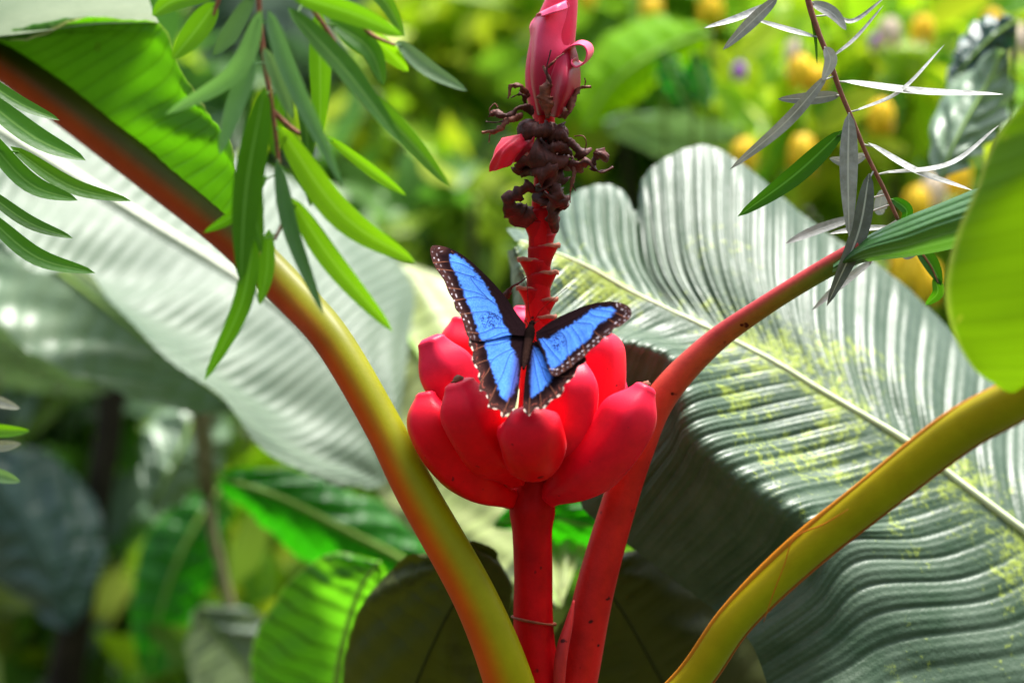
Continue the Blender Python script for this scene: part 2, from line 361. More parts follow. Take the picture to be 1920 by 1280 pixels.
shell('bract', [[(352, 455, .006), (365, 462, -.010), (410, 460, -.012)], [(316, 330, .008), (350, 330, -.013), (440, 320, -.012)], [(318, 230, .008), (360, 230, -.018), (480, 225, -.008)],
                [(328, 150, .008), (370, 140, -.018), (492, 150, -.003)], [(326, 105, .008), (385, 85, -.018), (496, 80, -.003)], [(350, 66, .0), (410, 40, -.017), (486, 20, -.006)],
                [(372, 58, -.016), (430, 28, -.024), (472, 8, -.016)], [(376, 70, -.021), (432, 52, -.027), (476, 38, -.020)]], M_bract, (0.95, 0.085, 0.20), label='broad pink bract wrapped round the bud, its tip folded over')
shell('bract', [[(402, 462, -.014), (436, 470, -.026), (470, 445, -.014)], [(404, 380, -.015), (462, 380, -.036), (524, 360, -.010)], [(412, 300, -.016), (475, 300, -.036), (530, 290, -.010)],
                [(440, 235, -.020), (480, 225, -.026), (520, 225, -.012)], [(475, 200, -.028), (495, 188, -.022), (510, 180, -.010)], [(508, 184, -.034), (522, 174, -.020), (536, 166, -.006)],
                [(538, 186, -.036), (554, 178, -.020), (568, 178, -.006)], [(552, 210, -.036), (566, 208, -.020), (578, 206, -.006)], [(544, 244, -.036), (556, 240, -.020), (564, 232, -.006)],
                [(516, 266, -.036), (530, 258, -.020), (542, 250, -.006)], [(498, 256, -.036), (510, 248, -.020), (522, 240, -.006)], [(500, 238, -.034), (510, 232, -.020), (520, 226, -.008)]], M_bract, (0.95, 0.07, 0.17), nt=80, label='pink bract with its tip rolled into a loop')
shell('bract', [[(215, 552, -.006), (178, 620, -.014), (164, 688, -.010)], [(270, 540, -.016), (225, 600, -.024), (225, 672, -.018)], [(318, 530, -.014), (285, 590, -.022), (275, 650, -.014)], [(352, 528, -.004), (340, 590, -.012), (310, 632, -.004)]],
      M_bract, (0.74, 0.018, 0.045), rough=0.0006, seed=5, grad=False, label='short red bract peeling away below the bud')
DRY = (0.075, 0.018, 0.012); DRY2 = (0.20, 0.06, 0.035)
def strip(name, L, w, curl=1.2, seed=0, c=DRY, taper=True, crumple=0.25):
    n, m = 44, 9; P = cr(pix([(*C2(p[0], p[1]), p[2]) for p in L]), n); T, A, B = frames(P); u = np.linspace(0, 1, n); s = np.linspace(-1, 1, m)
    r = np.random.default_rng(seed); h = mm(w / 2.133) * 0.5 * (1 - (0.75 * u ** 1.5 if taper else 0.25 * np.abs(2 * u - 1) ** 2)) * (1 + 0.25 * wob(n, seed, 6))
    tw = 0.5 * wob(n, seed + 1, 4)[:, None]; ang = 0.55 * curl * s[None, :] + tw
    rag = 1 + 0.35 * np.where(s[None, :] > 0, wob(n, seed + 2, 14)[:, None], wob(n, seed + 3, 14)[:, None]) * np.abs(s)[None, :]
    V = P[:, None] + 1.15 * (h[:, None] * rag)[:, :, None] * ((s[None, :] * np.cos(tw))[:, :, None] * A[:, None] + (0.55 * curl * (0.5 - s[None, :] ** 2) + s[None, :] * np.sin(tw))[:, :, None] * B[:, None])
    for k in range(9):
        a, b, f = r.uniform(3, 22), r.uniform(1, 7), r.uniform(0, 6.28); dv = r.normal(0, 1, 3); dv /= np.linalg.norm(dv)
        V += (crumple * h[:, None] * 0.33 * np.abs(np.sin(a * 3.1 * u[:, None] + b * s[None, :] + f)) ** .7)[:, :, None] * dv
    V = V.reshape(-1, 3); cc = np.array(c)[None] * (0.7 + 0.6 * np.repeat(r.uniform(0, 1, n), m))[:, None]
    o = obj(name, V, gridfaces(n, m), M_dry, plant, None, cc); sm = o.modifiers.new('thickness', 'SOLIDIFY'); sm.thickness = 0.0007; return o
for i, (L, w, cu) in enumerate([
        ([(330, 735, -.014), (275, 770, -.018), (252, 810, -.014), (300, 862, -.008), (345, 850, -.010)], 66, 1.5),
        ([(268, 690, -.006), (300, 650, -.018), (360, 640, -.024), (430, 630, -.018), (455, 610, -.004)], 105, 1.1),
        ([(300, 690, -.010), (360, 690, -.024), (420, 700, -.02), (440, 740, -.012)], 90, 1.2),
        ([(400, 700, -.016), (440, 770, -.02), (410, 840, -.018), (428, 930, -.008)], 92, 1.7),
        ([(380, 720, -.016), (440, 790, -.018), (455, 830, -.010)], 70, 1.6),
        ([(440, 648, -.012), (500, 664, -.02), (560, 655, -.022), (610, 690, -.022), (660, 668, -.02)], 46, 1.6),
        ([(575, 680, -.02), (585, 640, -.022), (605, 615, -.022), (590, 605, -.02)], 36, 1.8),
        ([(390, 520, -.014), (450, 545, -.022), (500, 570, -.02), (545, 625, -.018)], 62, 1.5),
        ([(300, 500, -.010), (350, 520, -.022), (410, 530, -.022), (480, 525, -.014)], 70, 1.3),
        ([(380, 590, -.016), (430, 590, -.024), (490, 600, -.018)], 60, 1.4)]):
    strip('dried_bract', L, w, cu, 20 + i, taper=(i in (3, 5)))
for i, (L, w) in enumerate([
        ([(335, 450, -.014), (290, 430, -.02), (235, 465, -.022), (185, 455, -.02), (160, 470, -.018)], 34), ([(300, 460, -.014), (235, 480, -.022), (200, 520, -.022), (135, 528, -.02)], 32),
        ([(325, 390, -.010), (300, 350, -.016), (262, 345, -.018), (240, 395, -.018)], 26), ([(310, 420, -.012), (300, 385, -.018), (280, 378, -.018), (250, 392, -.016)], 14),
        ([(430, 470, -.018), (480, 455, -.024), (500, 395, -.022), (530, 355, -.02), (572, 347, -.018)], 34), ([(395, 480, -.026), (390, 400, -.031), (398, 330, -.031), (382, 265, -.026)], 40),
        ([(385, 400, -.03), (405, 330, -.031), (395, 280, -.031), (412, 200, -.03)], 16), ([(400, 270, -.031), (432, 236, -.033), (465, 213, -.030)], 10), ([(500, 640, -.02), (504, 700, -.022), (490, 760, -.022), (488, 812, -.02)], 15),
        ([(505, 690, -.02), (500, 740, -.022), (512, 765, -.02)], 8), ([(505, 545, -.018), (540, 545, -.02), (553, 570, -.02), (548, 602, -.018)], 4), ([(180, 455, -.02), (165, 440, -.02), (185, 415, -.02), (200, 430, -.02)], 5),
        ([(230, 480, -.02), (190, 490, -.022), (150, 486, -.02)], 6), ([(210, 520, -.02), (170, 535, -.02), (163, 570, -.02)], 6), ([(546, 345, -.018), (550, 325, -.018), (547, 312, -.018)], 4),
        ([(228, 1192, -.01), (252, 1150, -.012), (285, 1130, -.012), (316, 1108, -.012)], 16)]):
    strip('dried_flower', L, w, 1.3, 60 + i, c=DRY2 if i % 3 else DRY, crumple=0.5)

# leaf stalks of the plant ------------------------------------------------
def grad_petiole(stops_lo, stops_hi, k0=-0.6, k1=0.5, ang=0.0):
    """pigment: red on the back of the stalk, green in the channel side"""
    def f(u, th):
        lo = np.stack([np.interp(u, [s[0] for s in stops_lo], [s[1][i] for s in stops_lo]) for i in range(3)], 1)
        hi = np.stack([np.interp(u, [s[0] for s in stops_hi], [s[1][i] for s in stops_hi]) for i in range(3)], 1)
        w = smooth1(np.cos(th - ang), k0, k1)[:, None]; return lo * (1 - w) + hi * w
    return f
channel = lambda t: 1 - 0.10 * np.exp(-((np.cos(t) - 1) / 0.12) ** 2)
M_topleaf = leafmat('backlit_leaf', (0.03, 0.11, 0.006), (0.08, 0.20, 0.012), 0.45, 0.2, 0.5, (0.10, 0.36, 0.0), veins=26, vdark=0.84, nscale=14, bump=0.3, spots=(0.05, 0.06, 0.01), edge=(0.35, 0.35, 0.1))
M_lime = leafmat('lime_leaf', (0.06, 0.17, 0.006), (0.09, 0.22, 0.006), 0.4, 0.2, 0.5, (0.14, 0.27, 0.0), veins=22, vdark=0.92, nscale=12, bump=0.15, edge=(0.5, 0.55, 0.1), spots=(0.45, 0.4, 0.05))
lp = tube('leaf_stalk', [(985, 1400, -.018), (957, 1280, -.03), (893, 1120, -.03), (782, 920, -.02), (719, 796, -.005), (630, 644, .02), (558, 560, .05), (430, 435, .09), (290, 325, .13), (140, 210, .17), (0, 105, .20), (-120, 20, .23)],
          [50, 49, 44, 41, 38, 38, 39, 40, 40, 40, 40, 38], M_petiole, plant, 90, 26,
          grad_petiole([(0, (.62, .09, .005)), (.35, (.60, .07, .004)), (.6, (.42, .045, .006)), (1, (.42, .06, .008))], [(0, (.40, .36, .004)), (.3, (.26, .28, .003)), (.55, (.15, .15, .003)), (.7, (.05, .055, .004)), (1, (.05, .05, .004))], -0.75, 0.3, 0.0), channel,
          label='thick orange and olive leaf stalk crossing in front of pale leaf')
blade(lp, [[[(470, 470, .075), (455, 440, .072), (445, 400, .07)], [(400, 408, .09), (440, 350, .07), (442, 300, .06)], [(300, 330, .12), (400, 270, .08), (405, 225, .07)], [(210, 262, .15), (330, 190, .10), (345, 150, .09)],
            [(110, 185, .175), (255, 90, .12), (300, 45, .10)], [(20, 118, .195), (150, 60, .14), (180, 46, .12)], [(-60, 60, .215), (10, 66, .15), (20, 66, .13)], [(-140, 5, .23), (-100, 70, .18), (-90, 72, .16)]],
           [[(x, y, d), (x - 12, y + 16, d + .05), (x - 22, y + 28, d + .14)] for x, y, d in ((455, 458, .085), (400, 408, .10), (300, 330, .13), (210, 262, .155), (110, 185, .18), (20, 118, .20), (-60, 60, .22), (-140, 5, .24))]],
      M_topleaf, 'leaf_blade', nt=60, ns=20, pleats=26, amp=0.0018, seed=3, rough=.003)
M_palefold = leafmat('pale_leaf_fold', (0.11, 0.15, 0.08), (0.18, 0.22, 0.13), 0.5, 0.15, 0.15, (0.5, 0.6, 0.3), nscale=10)
blade(lp, [[[(-90, 72, .16), (-100, 30, .20), (-100, -40, .26)], [(20, 66, .13), (10, 20, .17), (0, -40, .24)], [(180, 46, .12), (170, 15, .15), (160, -40, .22)], [(298, 43, .10), (285, 15, .13), (270, -30, .2)]]], M_palefold, 'folded_margin', nt=30, ns=10)
RP = [(1020, 1560, -.02), (1130, 1430, -.03), (1290, 1284, -.05), (1380, 1160, -.07), (1500, 1043, -.085), (1640, 930, -.11), (1795, 810, -.15), (1905, 748, -.19), (1980, 695, -.222), (2035, 600, -.25), (2062, 450, -.268), (2085, 250, -.286), (2118, 0, -.292), (2130, -120, -.29)]
RR = [34, 34, 34, 34, 36, 39, 42, 42, 36, 28, 22, 17, 11, 5]
rp = tube('leaf_stalk', RP, RR, M_petiole, plant, 80, 26,
          grad_petiole([(0, (.46, .34, .005)), (1, (.36, .33, .006))], [(0, (.32, .36, .005)), (1, (.30, .36, .005))]), channel, label='thick olive yellow leaf stalk with brown rim in front of pleated leaf')
# brown rims along the channel and the torn dry fibre
def rim(f, deep, r, c, name):
    q = cr(np.array([(x, y, d, w) for (x, y, d), w in zip(RP[1:9], RR[1:9])], float), 40); t = np.gradient(q[:, :2], axis=0); t /= np.linalg.norm(t, axis=1)[:, None]
    L = [(q[i, 0] + t[i, 1] * q[i, 3] * f, q[i, 1] - t[i, 0] * q[i, 3] * f, q[i, 2] - deep) for i in range(40)]
    tube(name, L, [r] * 40, M_petiole, rp, 80, 8, const(c), wobble=.12, seed=3)
rim(-.97, .002, 2.6, (0.42, 0.14, 0.03), 'brown_rim'); rim(.84, .003, 7, (0.55, 0.20, 0.012), 'brown_underside')
tube('dry_fibre', [(1590, 955, -.118), (1545, 982, -.108), (1490, 1008, -.0985), (1470, 1060, -.0975), (1450, 1112, -.092), (1432, 1165, -.082)], [.6, 1.3, 1.2, 1.0, 1.0, .6], M_petiole, rp, 40, 6, const((.55, .16, .01)))
blade(rp, [[[(1905, 735, -.21), (1890, 735, -.215), (1868, 722, -.22)], [(1960, 690, -.23), (1870, 690, -.235), (1825, 690, -.24)], [(2010, 600, -.25), (1880, 620, -.25), (1788, 625, -.25)], [(2040, 500, -.26), (1900, 520, -.26), (1772, 540, -.26)],
            [(2060, 400, -.27), (1920, 420, -.27), (1792, 445, -.26)], [(2080, 300, -.28), (1940, 325, -.28), (1825, 365, -.26)], [(2100, 200, -.29), (1980, 230, -.28), (1862, 268, -.26)], [(2110, 100, -.29), (2000, 140, -.28), (1925, 185, -.27)], [(2120, 0, -.29), (2040, 60, -.28), (1985, 110, -.27)], [(2130, -120, -.29), (2100, -80, -.285), (2080, -60, -.28)]],
           [[(1960, 705, -.22), (1985, 715, -.225), (2010, 712, -.23)], [(2035, 600, -.25), (2110, 650, -.24), (2200, 640, -.22)], [(2062, 450, -.268), (2160, 470, -.25), (2270, 450, -.22)], [(2085, 250, -.286), (2180, 250, -.26), (2290, 220, -.23)], [(2118, 0, -.292), (2190, 0, -.28), (2260, -20, -.25)], [(2130, -120, -.29), (2140, -120, -.29), (2150, -115, -.29)]]],
      M_lime, 'leaf_blade', nt=60, ns=22, pleats=14, amp=0.0007, seed=8)
def redp(u, th):
    st = [(0, (.50, .008, .010)), (.45, (.55, .02, .012)), (.58, (.50, .06, .03)), (.70, (.36, .10, .03)), (.80, (.26, .17, .02)), (.9, (.12, .20, .02)), (1, (.06, .14, .02))]
    c = np.stack([np.interp(u, [s[0] for s in st], [s[1][i] for s in st]) for i in range(3)], 1)
    w = smooth1(-np.cos(th), -.1, .7)[:, None] * smooth1(u, .5, .7)[:, None]; return c * (1 - w) + np.array([.42, .05, .05]) * w
sp = tube('leaf_stalk', [(1050, 1420, .012), (1078, 1290, .012), (1112, 1120, .014), (1150, 980, .016), (1192, 850, .018), (1240, 745, .02), (1330, 648, .015), (1430, 576, .0), (1540, 508, -.015), (1620, 466, -.03)],
          [42, 40, 37, 34, 32, 29, 23, 19, 19, 22], M_stalk, plant, 90, 22, redp, label='slender red leaf stalk rising beside the fruit to a rolled green leaf')
tube('sheath_edge', [(1046, 1320, -.012), (1052, 1230, -.012), (1066, 1170, -.008), (1076, 1125, -.004)], [10, 12, 8, 2], M_stalk, sp, 24, 10, const((.50, .03, .03)))
M_rolled = leafmat('rolled_leaf', (0.035, 0.11, 0.03), (0.05, 0.15, 0.03), 0.4, 0.5, 0.25, (0.15, 0.4, 0.02), nscale=20)
blade(sp, [[[(1560, 512, -.022), (1562, 502, -.03), (1562, 492, -.022)], [(1620, 492, -.03), (1618, 470, -.045), (1620, 446, -.03)], [(1700, 482, -.04), (1695, 448, -.062), (1695, 408, -.045)], [(1770, 470, -.05), (1760, 425, -.076), (1765, 380, -.06)], [(1850, 450, -.06), (1840, 400, -.088), (1850, 345, -.07)]]],
      M_rolled, 'rolled_blade', nt=40, ns=44, pleats=1, amp=0)
o = bpy.data.objects['rolled_blade']                              # pleats run along the roll
me = o.data; uvl = np.array([l.uv[:] for l in me.uv_layers[0].data]); vi = np.array([l.vertex_index for l in me.loops]); s_ = np.zeros(len(me.vertices)); t_ = s_.copy(); s_[vi] = uvl[:, 1]; t_[vi] = uvl[:, 0]
for v in me.vertices: v.co += Vector(VIEW) * (0.0022 * abs(math.sin(s_[v.index] * math.pi * 7)) * min(1, t_[v.index] * 2))

# ------------------------------------------------------------------ butterfly
def W7(x, y): return 790 + x / 3.556, 440 + y / 3.556
bcen = at(*W7(715, 700), -.075)
bf = root('butterfly', 'blue morpho butterfly with dark brown wing margins resting on red bananas', 'butterfly', bcen)
def wing_dd(px, py, side):
    dd = -0.058 - (py - 600) * 0.00030
    dx = px - 985
    if side > 0: dd += -0.00030 * dx
    else: dd += 0.00006 * dx - 0.0000003 * dx * dx
    return dd
def sdist(P, poly):
    poly = np.asarray(poly, float); a = poly; b = np.roll(poly, -1, 0); d2 = np.full(len(P), 1e18); ins = np.zeros(len(P), bool); arc = np.zeros(len(P)); acc = 0
    for p, q in zip(a, b):
        e = q - p; l = np.hypot(*e); t = np.clip(((P - p) @ e) / (l * l + 1e-9), 0, 1); dq = ((P - p - t[:, None] * e) ** 2).sum(1)
        up = dq < d2; arc[up] = acc + (t * l)[up]; d2 = np.minimum(d2, dq); acc += l
        c = ((p[1] > P[:, 1]) != (q[1] > P[:, 1])); xx = (q[0] - p[0]) * (P[:, 1] - p[1]) / (q[1] - p[1] + 1e-12) + p[0]; ins ^= c & (P[:, 0] < xx)
    d = np.sqrt(d2); return np.where(ins, d, -d), arc
def dline(P, L, n=60):
    L = cr(np.array(L, float), n); d = np.full(len(P), 1e9); 
    for p, q in zip(L[:-1], L[1:]):
        e = q - p; t = np.clip(((P - p) @ e) / (e @ e + 1e-9), 0, 1); d = np.minimum(d, np.hypot(*(P - p - t[:, None] * e).T))
    return d
def vnoise(P, sc, seed):
    r = np.random.default_rng(seed); g_ = r.uniform(0, 1, (128, 128)); q = P / sc; i = np.floor(q).astype(int); f = q - i; f = f * f * (3 - 2 * f)
    g4 = lambda a, b: g_[(i[:, 0] + a) % 128, (i[:, 1] + b) % 128]
    return (g4(0, 0) * (1 - f[:, 0]) + g4(1, 0) * f[:, 0]) * (1 - f[:, 1]) + (g4(0, 1) * (1 - f[:, 0]) + g4(1, 1) * f[:, 0]) * f[:, 1]
def wing(name, outline, blue, veins, side, lift, margin, scallop=False, worn=None, purple=None, spots=True, seed=0, step=3.2):
    out = np.array(outline, float)
    # resample the outline densely, soften the corners
    cl = np.vstack([out, out[:1]]); seg = np.hypot(*np.diff(cl, axis=0).T); cum = np.concatenate([[0], np.cumsum(seg)]); n = int(cum[-1] / step)
    dense = cr(cl, len(cl) * 14); sg = np.hypot(*np.diff(dense, axis=0).T); cu = np.concatenate([[0], np.cumsum(sg)]); s = np.linspace(0, cu[-1], n, endpoint=False)
    B = np.stack([np.interp(s, cu, dense[:, k]) for k in (0, 1)], 1)
    x0, y0 = B.min(0); x1, y1 = B.max(0); gx_, gy_ = np.meshgrid(np.arange(x0, x1, step), np.arange(y0, y1, step)); Q = np.stack([gx_.ravel(), gy_.ravel()], 1)
    Q[:, 0] += (np.round((Q[:, 1] - y0) / step) % 2) * step * 0.5
    d, _ = sdist(Q, B[::2]); Q = Q[d > step * 0.6]
    allp = np.vstack([B, Q]); res = geometry.delaunay_2d_cdt([Vector(p) for p in allp], [(i, (i + 1) % n) for i in range(n)], [], 1, 1e-5)
    P2 = np.array([v[:] for v in res[0]]); F = res[2]
    de, arc = sdist(P2, B[::2]); db, _ = sdist(P2, blue)
    nz = vnoise(P2, 14, seed); nf = vnoise(P2, 5, seed + 1); nn = vnoise(P2, 60, seed + 2)
    k = smooth1(db + (nz - 0.5) * 16, -3, 19)[:, None]
    dark = np.array([0.012, 0.006, 0.007])[None] + np.array([0.045, 0.018, 0.014])[None] * (smooth1(dline(P2, margin), 75, 12) * (0.4 + 0.9 * nf))[:, None]
    bl = np.array([0.045, 0.17, 0.70])[None] * (0.78 + 0.40 * nn)[:, None] + np.array([0.05, 0.09, 0.05])[None] * nf[:, None]
    if purple is not None:
        w = smooth1(dline(P2, purple[0]), purple[1], purple[1] * 0.15)[:, None]; bl = bl * (1 - w) + np.array([0.05, 0.045, 0.17]) * w
    c = dark * (1 - k) + bl * k
    if worn is not None:
        r = np.hypot((P2[:, 0] - worn[0]) / worn[2], (P2[:, 1] - worn[1]) / worn[3]); w = (smooth1(1.1 - r, 0, 0.6) * (vnoise(P2, 6.5, seed + 5) > 0.55))[:, None]; c = c * (1 - 0.85 * w) + np.array([0.012, 0.02, 0.09]) * 0.85 * w
    vd = np.full(len(P2), 1e9)
    for v in veins: vd = np.minimum(vd, dline(P2, v, 24))
    wv = smooth1(vd, 4.2, 1.0)[:, None]; c = c * (1 - wv * k * 0.8) + np.array([0.012, 0.02, 0.08]) * wv * k * 0.8
    wb = wv * (1 - k) * smooth1(dline(P2, margin), 110, 60)[:, None]; c = c * (1 - 0.8 * wb) + np.array([0.22, 0.085, 0.05]) * 0.8 * wb
    dm = dline(P2, margin); ar = arc
    if spots:
        for ins, sp_, wd, ln, ph in ((14, 46, 5, 9, 0), (38, 46, 5, 12, 20)):
            q = np.abs(((ar + ph + 12 * vnoise(P2, 90, seed + 8)) % sp_) - sp_ / 2); e = (np.abs(dm - ins) / wd) ** 2 + (q / (ln if ins > 20 else 7)) ** 2
            w = (smooth1(e, 1.3, 0.3) * (1 - k[:, 0]) * (0.35 + 0.65 * (vnoise(P2, 40, seed + 9) > 0.4)))[:, None]; c = c * (1 - w) + np.array([0.46, 0.40, 0.44]) * w
    if scallop:
        q = np.abs((ar % 62) - 31); w = (smooth1(dm, 7, 3) * smooth1(q, 17, 10))[:, None]; c = c * (1 - w) + np.array([0.72, 0.60, 0.50]) * w
        w = (smooth1(np.abs(dm - 30 - 6 * np.sin(ar / 9)), 4, 1) * smooth1(q, 24, 10) * (nf > 0.35))[:, None]; c = c * (1 - w) + np.array([0.30, 0.07, 0.05]) * w
    px, py = W7(P2[:, 0], P2[:, 1]); dd = wing_dd(px, py, side) + lift
    dd = dd + 0.00025 * np.sin(vd.clip(0, 40) / 40 * np.pi) + 0.0012 * (vnoise(P2, 120, seed + 11) - .5)
    V = np.array([at(a, b, e) for a, b, e in zip(px, py, dd)])
    return obj(name, V, [tuple(f) for f in F], M_wing, bf, None, np.clip(c, 0, 1))
LFo = [(695, 600), (640, 530), (560, 412), (470, 310), (380, 222), (290, 145), (200, 95), (130, 74), (80, 72), (60, 95), (62, 132), (76, 182), (100, 228), (128, 268), (155, 310), (172, 360), (190, 400), (214, 438), (226, 492), (258, 532), (276, 580), (292, 640), (318, 690), (390, 712), (480, 694), (590, 668), (692, 668)]
LFb = [(180, 125), (240, 128), (310, 185), (385, 262), (445, 345), (490, 430), (525, 500), (550, 580), (585, 640), (610, 672), (480, 705), (400, 712), (368, 640), (345, 555), (305, 465), (268, 365), (232, 285), (190, 195)]
LFm = [(130, 74), (62, 90), (64, 132), (100, 230), (155, 310), (190, 400), (226, 492), (276, 580), (300, 650), (318, 692)]
LFv = [[(640, 590), (520, 400), (390, 250), (200, 110)], [(560, 520), (420, 400), (330, 290), (370, 285)], [(500, 470), (400, 400), (300, 370), (170, 352)], [(370, 285), (290, 265), (205, 240), (100, 228)], [(385, 265), (290, 205), (190, 180), (76, 188)],
       [(470, 440), (380, 415), (300, 425), (215, 438)], [(600, 610), (470, 520), (380, 515), (258, 532)], [(630, 630), (500, 620), (400, 655), (292, 645)], [(620, 650), (540, 655), (460, 690), (390, 705)], [(385, 262), (345, 285), (410, 320)]]
LHo = [(700, 690), (692, 640), (590, 640), (470, 660), (380, 670), (322, 672), (316, 735), (342, 775), (338, 830), (352, 870), (382, 912), (378, 955), (390, 985), (385, 1035), (428, 1046), (436, 1085), (452, 1105), (446, 1150), (488, 1162), (525, 1172), (540, 1220), (575, 1200), (600, 1180), (622, 1160), (640, 1090), (655, 980), (668, 880), (690, 780)]
LHb = [(420, 650), (600, 650), (600, 740), (640, 800), (660, 880), (650, 980), (620, 1060), (575, 1112), (520, 1070), (490, 970), (450, 870), (425, 770), (412, 700)]
LHm = [(318, 690), (342, 775), (338, 830), (382, 912), (380, 955), (388, 1035), (432, 1060), (450, 1145), (525, 1172), (545, 1218), (620, 1162)]
LHv = [[(660, 740), (560, 780), (480, 830), (450, 900), (390, 985)], [(640, 770), (590, 800), (545, 920), (500, 1010), (452, 1110)], [(600, 700), (500, 730), (420, 740), (342, 775)], [(655, 800), (620, 950), (590, 1080), (540, 1200)], [(480, 830), (420, 840), (352, 870)]]
RFo = [(765, 650), (830, 600), (900, 556), (1000, 510), (1100, 470), (1190, 450), (1270, 444), (1340, 457), (1386, 480), (1402, 520), (1390, 560), (1362, 585), (1325, 612), (1282, 628), (1262, 668), (1212, 694), (1180, 730), (1122, 772), (1090, 812), (1042, 845), (1000, 882), (950, 915), (900, 942), (866, 930), (848, 895), (828, 840), (800, 765), (768, 700)]
RFb = [(785, 690), (850, 685), (905, 645), (1000, 592), (1080, 532), (1130, 495), (1200, 474), (1280, 474), (1305, 500), (1272, 545), (1205, 590), (1152, 640), (1130, 690), (1065, 740), (1000, 795), (950, 850), (872, 908), (842, 870), (820, 790), (798, 730)]
RFm = [(1340, 457), (1386, 480), (1402, 520), (1390, 560), (1325, 612), (1262, 668), (1180, 730), (1090, 812), (1000, 882), (900, 942), (866, 930)]
RFv = [[(800, 650), (950, 590), (1110, 505), (1250, 455)], [(1110, 505), (1150, 540), (1230, 555), (1325, 612)], [(1110, 505), (1180, 500), (1290, 520), (1380, 560)], [(900, 640), (1000, 590), (1100, 590), (1140, 600), (1150, 640), (1212, 694)], [(850, 660), (930, 650), (965, 700), (975, 780), (1000, 882)], [(1000, 610), (1050, 680), (1075, 740), (1095, 810)], [(800, 690), (880, 790), (930, 850), (950, 912)]]
RHo = [(735, 720), (790, 720), (900, 850), (1000, 830), (1085, 810), (1096, 850), (1045, 882), (1020, 940), (992, 972), (955, 1000), (945, 1050), (912, 1086), (862, 1106), (845, 1138), (800, 1166), (768, 1156), (738, 1182), (716, 1208), (694, 1185), (678, 1150), (686, 1000), (698, 900), (715, 800)]
RHb = [(745, 740), (790, 760), (850, 880), (885, 955), (835, 1010), (785, 1060), (728, 1092), (715, 1020), (715, 900), (730, 800)]
RHm = [(1096, 850), (1045, 882), (1020, 940), (955, 1000), (945, 1050), (862, 1106), (800, 1166), (768, 1156), (716, 1208), (678, 1150)]
RHv = [[(750, 760), (800, 880), (830, 960), (912, 1086)], [(740, 780), (765, 920), (790, 1050), (800, 1160)], [(735, 800), (728, 950), (722, 1100), (716, 1200)], [(800, 880), (900, 940), (1020, 940)]]
wing('hindwing', LHo, LHb, LHv, -1, 0.0012, LHm, True, None, ([(690, 680), (670, 850), (650, 1000), (615, 1130)], 90), False, 11)
wing('hindwing', RHo, RHb, RHv, 1, 0.0030, RHm, True, None, ([(715, 760), (705, 900), (695, 1050), (700, 1140)], 60), False, 12)
wing('forewing', LFo, LFb, LFv, -1, -0.0010, LFm, False, (460, 570, 95, 70), None, True, 13)
wing('forewing', RFo, RFb, RFv, 1, -0.0010, RFm, False, (910, 720, 60, 70), None, True, 14)
bp = [(742, 572), (738, 592), (732, 612), (726, 640), (718, 690), (708, 740), (697, 800), (688, 850), (681, 896)]; br = [7, 19, 20, 33, 33, 27, 24, 20, 8]
L = [(*W7(x, y), wing_dd(*W7(x, y), -1) - 0.003) for x, y in bp]
tube('body', L, [r / 3.556 for r in br], M_body, bf, 60, 18, lambda u, th: np.array([0.012, 0.007, 0.006])[None] * (0.75 + 0.5 * (np.sin(u * 95) > 0.5) * (u > .5))[:, None] + np.array([.018, .008, .006]) * (u > .55)[:, None], wobble=0.015, seed=2)
hd = wing_dd(*W7(738, 592), -1)
for s in (-1, 1):
    x, y = W7(738 + s * 13, 588); tube('eye', [(x, y + 2.5, hd - .004), (x, y, hd - .0045), (x, y - 2.5, hd - .004)], [0.8, 2.4, 0.8], M_body, bf, 8, 8, const((.015, .01, .01)))
tube('antenna', [(*W7(732, 580), hd - .004), (*W7(714, 480), hd - .004), (*W7(706, 350), hd + .004), (*W7(690, 300), hd + .006), (*W7(674, 262), hd + .008)], [0.55, 0.5, 0.5, 0.55, 0.9], M_body, bf, 30, 6, const((.02, .012, .01)))
tube('antenna', [(*W7(746, 580), hd - .004), (*W7(800, 500), hd - .006), (*W7(880, 430), hd - .004), (*W7(930, 385), hd - .002), (*W7(975, 349), hd)], [0.55, 0.5, 0.5, 0.55, 0.9], M_body, bf, 30, 6, const((.02, .012, .01)))
for x0, y0, x1, y1, e in ((722, 625, 690, 570, -.016), (735, 625, 790, 570, -.016), (715, 690, 650, 760, -.03), (722, 690, 800, 760, -.035)):
    tube('leg', [(*W7(x0, y0), wing_dd(*W7(x0, y0), -1) - .001), (*W7((x0 + x1) / 2, (y0 + y1) / 2 - 12), wing_dd(*W7(x0, y0), -1) + .014), (*W7(x1, y1), e)], [1.0, 0.8, 0.5], M_body, bf, 14, 6, const((.03, .018, .014)))

# ------------------------------------------------------------------ big banana leaves
def drop_stalk(leaf, start, r0, r1, c, bend=(0, 0)):
    """leaf stalk from the blade's foot down to the soil"""
    p = at(*start); q = np.array([p[0] + bend[0], p[1] + bend[1], -0.06]); P = cr(np.array([p, p * 0.7 + q * 0.3 + np.array([bend[0] * .25, bend[1] * .25, 0.02]), q]), 24)
    V, F, uv, th = sweep(P, np.linspace(r0, r1, 24), 10); obj('leaf_stalk', V, F, M_petiole, leaf, uv, np.tile(np.array(c), (len(V), 1)))
def groundpt(px, py, dd, bend=(0, 0)):
    p = at(px, py, dd); return (p[0] + bend[0], p[1] + bend[1], 0)
GREEN = (0.10, 0.16, 0.03)
M_big = leafmat('waxy_pleated_leaf', (0.032, 0.068, 0.032), (0.07, 0.11, 0.068), 0.42, 0.27, 0.006, (0.30, 0.5, 0.1), veins=0, blotch=(0.24, 0.31, 0.04), bl=(0.52, 0.60), nscale=24, coat=0.05, bump=0.3)
